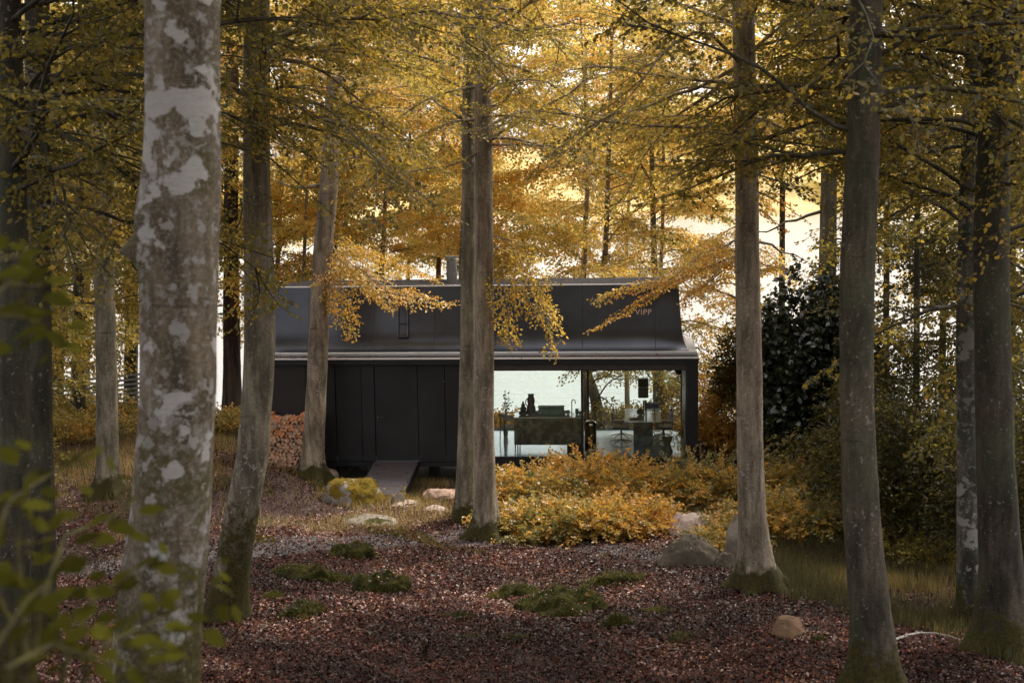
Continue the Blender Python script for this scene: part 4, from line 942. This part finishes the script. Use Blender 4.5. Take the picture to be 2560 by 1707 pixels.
bush('leafy_shrub', pb(1665, 1075), 1.0, 1.0, 1.9, 'orange shrub between the cabin corner and the pale straight trunk', 'fern', 900, .09, .05, .75, None, .45)
bush('leafy_shrub', pb(1620, 1058), .9, 1.2, 1.2, 'low orange shrub beside the right end of the cabin', 'fern', 500, .09, .05, .8, None, .4)
TG = 'shaded bushes of the right-hand wood'
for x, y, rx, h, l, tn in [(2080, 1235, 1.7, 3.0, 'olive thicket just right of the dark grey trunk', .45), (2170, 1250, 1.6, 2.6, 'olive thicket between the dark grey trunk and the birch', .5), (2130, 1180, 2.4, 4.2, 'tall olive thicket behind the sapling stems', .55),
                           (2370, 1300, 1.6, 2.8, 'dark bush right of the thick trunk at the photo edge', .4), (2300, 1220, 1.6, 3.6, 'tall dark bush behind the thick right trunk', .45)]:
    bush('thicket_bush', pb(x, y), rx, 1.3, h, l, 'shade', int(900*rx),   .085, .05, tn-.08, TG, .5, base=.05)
for x, y, w, l in [(2085, 1290, .75, 'arching fern at the foot of the right thicket, left one'), (2180, 1300, .8, 'arching fern at the foot of the right thicket, right one')]:
    bush('fern_plant', pb(x, y), w, .6, .38, l, 'olive', 130, .05, .022, .35, 'ferns at the foot of the right thicket', .5, cat='fern')
SG = 'low bushes on the bank at the left'
for x, y, rx, h, l in [(140, 985, 1.8, 1.0, 'low golden bush left of the slatted fence'), (300, 985, 1.8, .7, 'low orange bush under the slatted fence'), (560, 990, 1.4, .6, 'low golden bush at the foot of the pine'), (200, 1005, 2.2, .5, 'low yellow bush left of the forked beech')]:
    bush('bank_bush', pb(x, y), rx, 1.2, h, l, 'fern', int(500*rx), .10, .06, .55, SG, .5)
# bank shrubs behind the cabin seen through the glass
for px, Y, h, l, tn in [(1150, 10.5, .38, 'small orange bush on the bank seen behind the pale chair', .7), (1430, 11.5, .7, 'golden bush on the bank seen under the dining table', .6), (1540, 11.0, .6, 'golden bush on the bank seen through the right end of the glass', .65), (1620, 12, 2.2, 'orange bush on the bank beyond the cabin corner', .75)]:
    p = at(px, 1060, Y+33.5); bush('bank_bush', (p.x, Y), 1.5, 1.1, h, l, 'fern', 900, .10, .06, tn, 'low bushes on the lake bank behind the cabin', .5)
# flowering weeds by the ramp
for x, y, h, l in [(808, 1085, .62, 'tallest pale-flowered weed left of the ramp'), (768, 1080, .45, 'smaller pale-flowered weed by the leaning trunk'), (836, 1085, .35, 'short weed right beside the ramp'), (925, 1150, .4, 'thin weed at the foot of the ramp')]:
    c = pb(x, y); g = ground(*c); root = empty('weed', (c[0], c[1], g), l, 'weed', 'weeds around the ramp')
    st = MB(); cr = Crown()
    st.tube([(0, 0, -.03), (.01, 0, h*.5), (.03, 0, h)], [.006, .005, .002], 5, False)
    cr.segs(np.array([[0, 0, .05]]), np.array([[.04, 0, 1.]]), np.array([h*.7]), np.array([[0, -1, .3]]), .025, .10, np.array([.45]), droop=0)
    st.build('stem', M['bark_mid'], root); cr.build('foliage', M['fern'], root)
    fl = Crown(); fl.segs(np.array([[.02, 0, h*.72]]), np.array([[.04, 0, 1.]]), np.array([h*.3]), np.array([[0, -1, .3]]), .008, .028, np.array([.98]), droop=0); fl.build('flower', M['litter'], root)

# ------------------------------------------------------------------ rocks
def rockmat(name, c1, c2, moss, mossc=((.015, .018, .004), (.075, .075, .010))):
    m, nt, b = mat(name); n1 = noise_n(nt, 3, 9, .7); n2 = noise_n(nt, 2.0, 6, .65)
    base = ramp(nt, n1.outputs['Fac'], [(.3, c1), (.7, c2)]).outputs[0]
    ge = nt.nodes.new('ShaderNodeNewGeometry'); sx = nt.nodes.new('ShaderNodeSeparateXYZ'); nt.links.new(ge.outputs['Normal'], sx.inputs[0])
    mm = mth(nt, 'ADD', mth(nt, 'MULTIPLY', sx.outputs[2], .25), n2.outputs['Fac'])
    mr = ramp(nt, mm, [(1.0-moss, (0, 0, 0)), (1.04-moss, (1, 1, 1))] if moss < 1 else [(0, (1, 1, 1)), (1, (1, 1, 1))])
    n3 = noise_n(nt, 30, 5, .7); mc = ramp(nt, n3.outputs['Fac'], [(.3, mossc[0]), (.7, mossc[1])]).outputs[0]
    nt.links.new(mixc(nt, mr.outputs[0], base, mc), b.inputs['Base Color']); b.inputs['Roughness'].default_value = .9; b.inputs['Specular IOR Level'].default_value = .2
    bump(nt, b, mth(nt, 'ADD', n1.outputs['Fac'], mth(nt, 'MULTIPLY', n3.outputs['Fac'], mr.outputs[0])), .8, .06); return m
RM = {'pink': rockmat('pink_granite', (.26, .17, .12), (.46, .33, .25), .0), 'grey': rockmat('grey_granite', (.13, .11, .09), (.28, .24, .19), .22),
      'mossy': rockmat('mossy_granite', (.16, .14, .12), (.34, .31, .28), .42, ((.05, .04, .004), (.26, .17, .014))), 'dark': rockmat('dark_granite', (.055, .045, .032), (.13, .11, .08), .24),
      'moss': rockmat('moss_cover', (.05, .045, .035), (.11, .10, .08), .72, ((.012, .014, .002), (.06, .058, .006))), 'brown': rockmat('brown_sandstone', (.14, .085, .05), (.27, .17, .10), .12),
      'pale': rockmat('pale_rock', (.28, .21, .17), (.52, .42, .36), .18)}
ROCKTOP = []
HUMPS = []
def rock(box, sty, label, name='boulder', ang=0, cat='rock', group=None, dep=.8, sink=.25, tuft=0, shape=None, rot=0):
    x0, x1, y0, y1 = box; p = hit((x0+x1)/2, y1-(y1-y0)*.12); r = p.y-CAM.y
    w = (x1-x0)*K/F*r; h = max(.06, (y1-y0)*K/F*r - w*dep*.10); d = w*dep
    cx_, cy_ = p.x, p.y+d*.35; g = ground(cx_, cy_)
    root_o = None
    if name == 'moss_hump': h *= .95; HUMPS.append((cx_, cy_, w*.62, d*.62))
    bm = bmesh.new(); bmesh.ops.create_icosphere(bm, subdivisions=5, radius=1)
    rn = random.Random(sum(ord(ch)*(i+3) for i, ch in enumerate(label))); sd_ = Vector((rn.random()*40, rn.random()*40, 3))
    pl = [(Vector((rn.gauss(0, 1), rn.gauss(0, 1), rn.uniform(-.1, 1))).normalized(), rn.uniform(.68, .88)) for _ in range(int(ang))]
    for v in bm.verts:
        c = v.co.normalized(); q = c*(1+.22*noise.noise(c*1.2+sd_)+.10*noise.noise(c*3+sd_)+.04*noise.noise(c*8+sd_)+.018*noise.noise(c*19+sd_))
        for n_, k_ in pl:
            dd = q.dot(n_)-k_
            if dd > 0: q -= n_*dd*.93
        if name == 'moss_hump':
            k_ = 1+.35*noise.noise(Vector((c.x*1.6, c.y*1.6, 0))+sd_)+.2*noise.noise(Vector((c.x*4, c.y*4, 5))+sd_); q = Vector((q.x*k_*1.1, q.y*k_*1.1, q.z*(.75+.5*noise.noise(c*2.5+sd_))))
        if shape: q = shape(q)
        v.co = Vector((q.x*w/2, q.y*d/2, q.z*h*(1/(1+0)) if q.z > 0 else q.z*h*.5))
    mz = max(v.co.z for v in bm.verts); s_ = h/mz
    for v in bm.verts:
        if v.co.z > 0: v.co.z *= s_
        v.co.z -= sink*h*.2
        a = rot; v.co.x, v.co.y = v.co.x*math.cos(a)-v.co.y*math.sin(a), v.co.x*math.sin(a)+v.co.y*math.cos(a)
    me = bpy.data.meshes.new(name); bm.to_mesh(me); 
    me.polygons.foreach_set('use_smooth', [True]*len(me.polygons)); me.set_sharp_from_angle(angle=R(50)) if ang else None
    me.materials.append(RM[sty])
    if tuft:
        root_o = empty(name, (cx_, cy_, g), label, cat, group); o = bpy.data.objects.new('stone', me); link(o, root_o)
        co = np.array([v.co[:] for v in bm.verts]); no = np.array([v.normal[:] for v in bm.verts]); bm.normal_update(); no = np.array([v.normal[:] for v in bm.verts])
        ok = np.where(no[:, 2] > .05)[0]; idx = RNG.choice(ok, int(tuft*w*d)+300)
        P = co[idx]+RNG.normal(0, .012, (len(idx), 3)); nn_ = nrm(no[idx]+RNG.normal(0, .45, P.shape)+np.array([0, 0, .3])); S = nrm(np.cross(nn_, RNG.normal(0, 1, P.shape)))
        k_ = np.array([noise.noise(Vector(q)*3+sd_) for q in P]); keep = k_ > ((-.9 if w < .7 else -.3) if sty == 'moss' else .05); P, nn_, S, k_ = P[keep], nn_[keep], S[keep], k_[keep]
        ln = RNG.uniform(.025, .06, len(P))[:, None]
        npmesh('moss', np.stack([P-S*.007, P+S*.007, P+nn_*ln], 1), 3, M['gold_moss' if sty == 'mossy' else 'moss_blade'], root_o, np.clip(.45+k_*.8+RNG.normal(0, .2, len(P)), 0, 1))
    else:
        o = bpy.data.objects.new(name, me); link(o); o.location = (cx_, cy_, g); tag(o, label, cat, group)
    bm.normal_update(); tops = [(v.co.x+cx_, v.co.y+cy_, v.co.z+g+.008) for v in bm.verts if v.normal.z > .55 and v.co.z > 0]
    ROCKTOP.extend(random.sample(tops, min(len(tops), int(8+26*w*d*(2 if name == 'moss_hump' else 1)))))
    bm.free(); return o
G1 = 'boulders around the ramp'; G2 = 'moss humps on the leaf litter'; G3 = 'boulders by the pale straight trunk'
rock((722, 898, 1092, 1172), 'mossy', 'large granite boulder under golden moss, left of the ramp', ang=4, group=G1, tuft=2500)
rock((742, 776, 1074, 1100), 'pale', 'small pale stone behind the foot of the leaning trunk', group=G1)
rock((962, 1062, 1119, 1156), 'pink', 'smooth pinkish boulder under the cabin, right of the ramp', group=G1)
rock((895, 930, 1132, 1165), 'grey', 'small jagged stone at the foot of the ramp', ang=4, group=G1)
rock((960, 1030, 1160, 1180), 'pale', 'flat pale stone between the ramp and the twin trunk', ang=4, group=G1, name='flat_stone')
rock((890, 975, 1150, 1166), 'pale', 'low pale stone just below the ramp', ang=3, group=G1, name='flat_stone')
rock((768, 912, 1178, 1212), 'grey', 'long low grey rock on the near side of the mossy boulder', group=G1, name='flat_stone')
rock((618, 690, 1050, 1066), 'pale', 'flat pale stone under the firewood stack', ang=3, group=G1, name='flat_stone')
rock((762, 856, 1244, 1288), 'moss', 'small dark moss hump beside the gravel path', 'moss_hump', group=G2, tuft=9000)
def logshape(q): return Vector((q.x, q.y, q.z*(1-.25*max(0, q.x))*(1+.18*math.sin(q.x*7))))
rock((608, 820, 1286, 1345), 'moss', 'long moss-covered ridge of rock in the leaf litter', 'moss_hump', group=G2, tuft=6000, dep=.45, shape=logshape, rot=-.12)
rock((800, 938, 1304, 1372), 'moss', 'moss-covered stone with bare right end, next to the long mossy ridge', 'moss_hump', group=G2, tuft=6000, dep=.6, ang=2)
rock((634, 750, 1376, 1428), 'moss', 'low moss hump left of centre near the bottom', 'moss_hump', group=G2, tuft=8000, sink=1)
rock((1136, 1242, 1332, 1378), 'moss', 'low moss hump left of the big mossy stone', 'moss_hump', group=G2, tuft=8000, sink=1)
rock((1208, 1386, 1345, 1424), 'moss', 'big rounded moss-covered stone right of centre', 'moss_hump', group=G2, tuft=6000)
rock((1385, 1455, 1406, 1448), 'moss', 'small moss hump right of the big mossy stone', 'moss_hump', group=G2, tuft=9000)
rock((1366, 1500, 1308, 1350), 'moss', 'wide low moss hump below the dark boulder', 'moss_hump', group=G2, tuft=8000, sink=2)
rock((1478, 1556, 1392, 1416), 'moss', 'thin moss patch right of the small hump', 'moss_hump', group=G2, tuft=9000, sink=2)
rock((1530, 1620, 1455, 1480), 'moss', 'thin moss patch left of the brown stone', 'moss_hump', group=G2, tuft=9000, sink=2)
rock((1020, 1085, 1405, 1428), 'moss', 'small flat moss patch near the bottom centre', 'moss_hump', group=G2, tuft=9000, sink=2)
rock((1155, 1210, 1455, 1478), 'moss', 'tiny moss patch below the big mossy stone', 'moss_hump', group=G2, tuft=9000, sink=2)
rock((1050, 1105, 1458, 1478), 'moss', 'tiny moss patch at the bottom, left of centre', 'moss_hump', group=G2, tuft=9000, sink=2)
rock((1514, 1650, 1170, 1240), 'pale', 'pale flat-topped pinkish rock among the golden bushes', ang=4, sink=1, group=G3)
rock((1512, 1660, 1226, 1314), 'dark', 'dark rounded boulder in front of the golden bushes', ang=2, group=G3)
rock((1636, 1694, 1266, 1314), 'dark', 'small dark stone between the dark boulder and the pale trunk', ang=4, group=G3)
def slab(q): return Vector((q.x, q.y, q.z if q.z < .5 else .5+(q.z-.5)*.8))
rock((1656, 1726, 1186, 1316), 'grey', 'tall standing stone half hidden by the pale straight trunk', ang=7, group=G3, name='standing_stone', shape=slab)
rock((1766, 1868, 1414, 1476), 'brown', 'lone angular brown stone in the leaf litter at lower right', ang=7, name='boulder')
rock((1866, 1900, 1460, 1480), 'moss', 'scrap of moss at the right tip of the brown stone', 'moss_hump', group=G2, tuft=9000, sink=1)

# fallen sticks
def stick(pts, r_, m, label):
    ps = []
    for x, y in pts: p = hit(x, y); ps.append(Vector((p.x, p.y, ground(p.x, p.y)+r_+.035)))
    o_ = ps[0]; o = MB().tube([p-o_ for p in ps], [r_*(1-.6*i/(len(ps)-1)) for i in range(len(ps))], 8).build('fallen_branch', m, None, True); o.location = o_
    tag(o, label, 'branch')
stick([(2048, 1482), (2082, 1468), (2110, 1462), (2150, 1463), (2180, 1470), (2205, 1478)], .022, plain('bleached_wood', (.42, .39, .35), .8, 0, .3, 20), 'bleached pale branch lying on the litter between the two right trunks')
stick([(-20, 1562), (30, 1548), (80, 1552), (130, 1572)], .02, plain('brown_wood', (.22, .15, .10), .8, 0, .3, 20), 'brown fallen branch in the bottom left corner')
stick([(1480, 1500), (1540, 1488), (1600, 1492)], .012, plain('brown_twig', (.16, .10, .07), .8, 0, .3, 20), 'thin twig lying in the litter near the bottom right')

# ------------------------------------------------------------------ slatted fence at the left
r_f = 43
fp = at(130, 960, r_f); root = empty('slatted_fence', (at(250, 960, r_f).x, r_f-33.5, -.8), 'weathered horizontal slat fence between the left tree trunks', 'fence')
sl = plain('weathered_slats', (.20, .185, .17), .8, 0, .3, 12, .2); o_ = root.location
for k in range(11):
    z = .0+k*.155
    s_ = MB(); n = 14
    a = at(110, 900, r_f).x; b_ = at(345, 900, r_f).x
    zz0 = -.95+z; zz1 = -.60+z
    for q in range(3):
        x0 = a+(b_-a)*q/3+.02; x1 = a+(b_-a)*(q+1)/3-.02
        f = lambda x: zz0+(zz1-zz0)*(x-a)/(b_-a)
        i = len(s_.v); y = r_f-33.5
        for yy in (y-.02, y): s_.v += [(x0-o_.x, yy-o_.y, f(x0)-o_.z), (x1-o_.x, yy-o_.y, f(x1)-o_.z), (x1-o_.x, yy-o_.y, f(x1)+.075-o_.z), (x0-o_.x, yy-o_.y, f(x0)+.075-o_.z)]
        s_.f += [tuple(i+k2 for k2 in q2) for q2 in ((0,1,2,3),(7,6,5,4),(0,4,5,1),(1,5,6,2),(2,6,7,3),(3,7,4,0))]
    s_.build('slat', sl, root)
for q in range(4):
    x = a+(b_-a)*q/3; MB().box(x-.05-o_.x, x+.05-o_.x, .003, .10, -.8, 1.95).build('post', sl, root)

# ------------------------------------------------------------------ fallen leaves, grass, moss
gA, gB = hit(1785, 1362), hit(2300, 1512)
def right_grass(X, Y):
    t = (X-gA.x)/(gB.x-gA.x); line = gA.y+(gB.y-gA.y)*t
    return (X > gA.x-.1+.25*np.sin(Y*3)) & (Y > line+.35*np.sin(X*2.3)+.2*np.sin(X*5.1))
n = 560000
rr = 11.5+RNG.random(n)**.9*26; th_ = (RNG.random(n)-.5)*.86-.098
X = rr*np.tan(th_); Y = rr-33.5
def fbm(X, Y, s, sd=0): return np.sin(X*s+1.7*np.sin(Y*s*.8+sd)+sd)+.6*np.sin(X*s*2.3+Y*s*1.9+sd*2)+.5*np.cos(Y*s*2.1-X*s*.7+sd)
den = np.ones(n)
leftg = (X < -5) & (Y > -6.5)
den = np.where(leftg, .35+.3*(fbm(X, Y, 1.1) > .3), den)
den = np.where(right_grass(X, Y), .3, den)
den = np.where(Y > -3, .5, den)
onp = on_path(X, Y); den = np.where(onp, .5, den)
den *= np.where(fbm(X, Y, 1.6, 3) > 1.55, .45, 1)
den *= ~((X > XL-.3) & (X < XR+.3) & (Y > -.6))
den *= (Y < 9)
keep = RNG.random(n) < den; X, Y = X[keep], Y[keep]; n = len(X)
P = np.stack([X, Y, gz(X, Y)+RNG.uniform(.006, .05, n)], 1)
D = RNG.normal(0, 1, (n, 3)); D[:, 2] *= .35; Nn = RNG.normal(0, .45, (n, 3)); Nn[:, 2] += 1
ln = RNG.uniform(.032, .075, n)
ti = RNG.random(n)*.86+.16*np.clip(fbm(X, Y, .7, 5), -1, 1)+.10*np.clip(fbm(X, Y, 2.6, 1), -1, 1)+.10*((Y > -8) & (Y < 3))  # last term paints the lit clearing by the cabin into the tint
Vv = leaf_quads(P, D, nrm(Nn), ln, ln*RNG.uniform(.5, .8, n), .0)
Vv = Vv.reshape(-1, 4, 3); cu_ = RNG.uniform(0, .018, n); Vv[:, 1, 2] += cu_; Vv[:, 3, 2] += cu_
o = npmesh('fallen_leaves', Vv, 4, M['litter'], None, np.clip(ti, 0, 1)); tag(o, 'red-brown fallen beech leaves covering the forest floor', 'leaves', kind='stuff')

n = 260; xx = RNG.uniform(XL, XR, n); yy = yf+RNG.random(n)**2*.45; P = np.stack([xx, yy, 2.612+np.interp(yy-yf, [p[0] for p in prof], [p[1] for p in prof])], 1)
n2 = 60; t = RNG.random(n2); P2 = np.stack([RNG.uniform(rx0, rx1, n2), -.03-2.3*t, -.13+(zr+.09+.13)*t+.008], 1)
n3 = 140; P3 = np.stack([RNG.uniform(DK[0], DK[1], n3), RNG.uniform(DK[2], DK[3], n3), np.full(n3, DK[4]+.055)], 1)
P = np.concatenate([P, P2, P3]); D = RNG.normal(0, 1, P.shape); D[:, 2] *= .15; Nn = RNG.normal(0, .2, P.shape); Nn[:, 2] += 1; ln = RNG.uniform(.05, .08, len(P))
P4 = np.array(ROCKTOP); D4 = RNG.normal(0, 1, P4.shape); D4[:, 2] *= .2; N4 = RNG.normal(0, .25, P4.shape); N4[:, 2] += 1; l4 = RNG.uniform(.035, .07, len(P4))
o4 = npmesh('leaves_on_stones', leaf_quads(P4, D4, nrm(N4), l4, l4*.65, .12), 4, M['litter'], None, RNG.uniform(.35, 1, len(P4))); tag(o4, 'fallen leaves caught on the boulders and moss humps', 'leaves', kind='stuff')
tw_ = MB()
for _ in range(1100):
    r9 = 12+random.random()*18; x9 = r9*math.tan((random.random()-.5)*.8-.098); y9 = r9-33.5; a9 = random.random()*6.3; l9 = random.uniform(.06, .32); z9 = ground(x9, y9)+.035
    x8, y8 = x9+l9*math.cos(a9), y9+l9*math.sin(a9); xm, ym = (x9+x8)/2+random.gauss(0, .02), (y9+y8)/2+random.gauss(0, .02)
    tw_.tube([(x9, y9, z9), (xm, ym, z9+random.uniform(0, .03)), (x8, y8, ground(x8, y8)+.03)], [.006, .005, .003], 4, False)
o5 = tw_.build('twigs', plain('dry_twig', (.13, .09, .065), .85, 0, .4, 12)); tag(o5, 'small dry twigs strewn over the fallen leaves', 'twigs', kind='stuff')
o = npmesh('scattered_leaves', leaf_quads(P, D, nrm(Nn), ln, ln*.65, .1), 4, M['litter'], None, RNG.uniform(.6, 1, len(P))); tag(o, 'scattered fallen leaves lying on the cabin roof and the ramp', 'leaves', kind='stuff')
def blades(name, X, Y, h0, h1, w, m, tint, label, lean=.35):
    n = len(X); P = np.stack([X, Y, gz(X, Y)-.01], 1); H = RNG.uniform(h0, h1, n)
    a = RNG.uniform(0, 2*PI, n); S = np.stack([np.cos(a), np.sin(a), np.zeros(n)], 1)*w/2
    b_ = RNG.uniform(0, 2*PI, n); l1 = RNG.uniform(.05, lean, n)*H; dv = np.stack([np.cos(b_)*l1, np.sin(b_)*l1, H], 1)
    V = np.stack([P-S, P+S, P+S*.7+dv*.55*np.array([.7, .7, 1]), P+dv, P-S*.7+dv*.55*np.array([.7, .7, 1])], 1)
    o = npmesh(name, V, 5, M[m], None, np.clip(tint, 0, 1)); return tag(o, label, 'grass', kind='stuff')
def zone(n, x0, x1, y0, y1, f):
    X = RNG.uniform(x0, x1, n); Y = RNG.uniform(y0, y1, n); k = RNG.random(n) < f(X, Y); return X[k], Y[k]
house_m = lambda X, Y: ~((X > XL-.2) & (X < XR+.2) & (Y > -.15) & (Y < DEP+.2))
X, Y = zone(190000, -26, -5.0, -6.5, 17, lambda X, Y: house_m(X, Y)*(.15+.85*(fbm(X, Y, .9, 1) > -.5))*np.where(Y < -4, .35, 1)*(~on_path(X, Y)))
X2, Y2 = zone(70000, -7, 3.5, -7.2, 0, lambda X, Y: (fbm(X, Y, 1.2, 2) > -.2)*.55*(~on_path(X, Y))*np.where(Y < -5.5, .5, 1)*(~((X > rx0-.05) & (X < rx1+.05) & (Y > -2.45))))
X = np.concatenate([X, X2]); Y = np.concatenate([Y, Y2])
blades('dry_grass', X, Y, .05, .24, .013, 'grass', .55+.22*np.clip(fbm(X, Y, .6, 4), -1, 1)+RNG.normal(0, .15, len(X)), 'yellow dry grass around the cabin and the left clearing')
X, Y = zone(230000, .5, 14, -19.5, -3, lambda X, Y: right_grass(X, Y)*(.3+.7*(fbm(X, Y, 1.0, 6) > -.7)))
blades('shaded_grass', X, Y, .07, .28, .011, 'grass', .27+.20*np.clip(fbm(X, Y, .8, 2), -1, 1)+RNG.normal(0, .14, len(X)), 'olive and straw grass in the shade at the right')
X, Y = zone(16000, 3, 16, -4, 14, lambda X, Y: house_m(X, Y))
blades('bank_grass', X, Y, .1, .35, .02, 'grass', .5+RNG.normal(0, .15, len(X)), 'sparse dry grass right of the cabin')
# moss scattered on the litter
def humps(X, Y):
    k = np.zeros(len(X))
    for a, b_, w_, d_ in HUMPS: k = np.maximum(k, np.exp(-(((X-a-.2*w_*np.sin(Y*5))/w_)**2+((Y-b_)/d_)**2)**1.5*.7))
    return k
X, Y = zone(110000, -9, 7, -17.5, -6, lambda X, Y: np.maximum((fbm(X, Y, 1.9, 8) > 1.75)*.6, .9*(humps(X, Y)*(1+.3*fbm(X, Y, 5, 1)) > .32))*(~on_path(X, Y)))
blades('moss_patches', X, Y, .03, .07, .02, 'moss_blade', .45+RNG.normal(0, .2, len(X)), 'dark green moss patches between the fallen leaves')
X, Y = zone(26000, -8, -3, -8, -5.5, lambda X, Y: (fbm(X, Y, 1.4, 8) > .6))
blades('moss_bank', X, Y, .03, .08, .02, 'moss_blade', .95+RNG.normal(0, .1, len(X)), 'lighter moss along the far edge of the gravel path')

# ------------------------------------------------------------------ blurred foreground sapling
def sapling(base, stems, label):
    g = ground(base[0], base[1]); root = empty('sapling', (base[0], base[1], g), label, 'sapling'); o_ = np.array(root.location)
    st = MB(); V = []; Tn = []
    for q in stems:
        ps = [at(x, y, r) for x, y, r in q]; ps.insert(0, Vector((base[0], base[1], g-.05)))
        pts = []
        for i in range(len(ps)-1):
            for t in (0, .5): pts.append(ps[i].lerp(ps[i+1], t))
        pts.append(ps[-1]); n = len(pts)
        st.tube([p-Vector(o_) for p in pts], [.008*(1-.8*i/(n-1)) for i in range(n)], 6, False)
        A = np.array([tuple(p) for p in pts[2:]]); seg = np.linalg.norm(np.diff(A, axis=0), axis=1); cum = np.concatenate([[0], np.cumsum(seg)])
        k = 0; s = 0
        while s < cum[-1]:
            p = np.array([np.interp(s, cum, A[:, j]) for j in range(3)]); p2 = np.array([np.interp(min(s+.05, cum[-1]), cum, A[:, j]) for j in range(3)]); d = p2-p
            if np.linalg.norm(d) < 1e-4: break
            d /= np.linalg.norm(d); sg = 1 if k % 2 else -1
            for rep in range(2):
                up_ = np.array([random.gauss(0, .5), random.gauss(-.3, .4), 1.]); side = np.cross(up_, d); side /= np.linalg.norm(side)
                tw = d*.6+side*sg*.9+np.array([0, 0, random.gauss(0, .25)]); tw /= np.linalg.norm(tw)
                pp = p+tw*(.03+.10*rep*random.random())
                ln = random.uniform(.042, .068); n_ = np.cross(tw, side); n_ = up_-tw*up_.dot(tw); n_ /= np.linalg.norm(n_); sdv = np.cross(n_, tw)
                for uu, ww in ((0, 0), (.22, .42), (.5, .60), (.8, .36), (1.05, 0), (.8, -.36), (.5, -.60), (.22, -.42)):
                    V.append(pp+tw*ln*uu+sdv*ln*ww*.62+n_*abs(ww)*ln*.12-o_)
                Tn.append(random.random())
            s += .045; k += 1
    st.build('stem', M['bark_dark'], root); npmesh('foliage', np.array(V), 8, M['fore'], root, Tn)
sapling((-1.35, -31.3), [[(60, 1500, 2.6), (40, 1250, 2.7), (60, 1080, 2.8)], [(150, 1520, 2.7), (210, 1380, 2.8), (330, 1290, 3.0), (420, 1310, 3.1), (540, 1370, 3.2)],
                        [(30, 1450, 2.4), (-30, 1300, 2.4), (20, 1150, 2.5), (160, 1060, 2.8)], [(200, 1500, 2.5), (300, 1450, 2.7), (420, 1400, 2.9)], [(90, 1400, 2.6), (150, 1230, 2.8), (250, 1190, 3.0), (300, 1160, 3.1)],
                        [(20, 1530, 2.2), (120, 1480, 2.3), (240, 1520, 2.4), (340, 1540, 2.6)], [(-20, 1500, 2.3), (60, 1380, 2.4), (120, 1330, 2.5)]], 'out-of-focus green sapling filling the bottom left corner')
sapling((-1.9, -31.2), [[(-80, 900, 2.5), (-40, 700, 2.6), (20, 650, 2.7), (100, 660, 2.9)], [(-80, 800, 2.5), (-30, 720, 2.6), (60, 730, 2.8), (150, 800, 3.0)], [(-90, 700, 2.5), (-20, 600, 2.6), (80, 580, 2.8)]], 'out-of-focus green sapling twigs entering at the left edge halfway up')
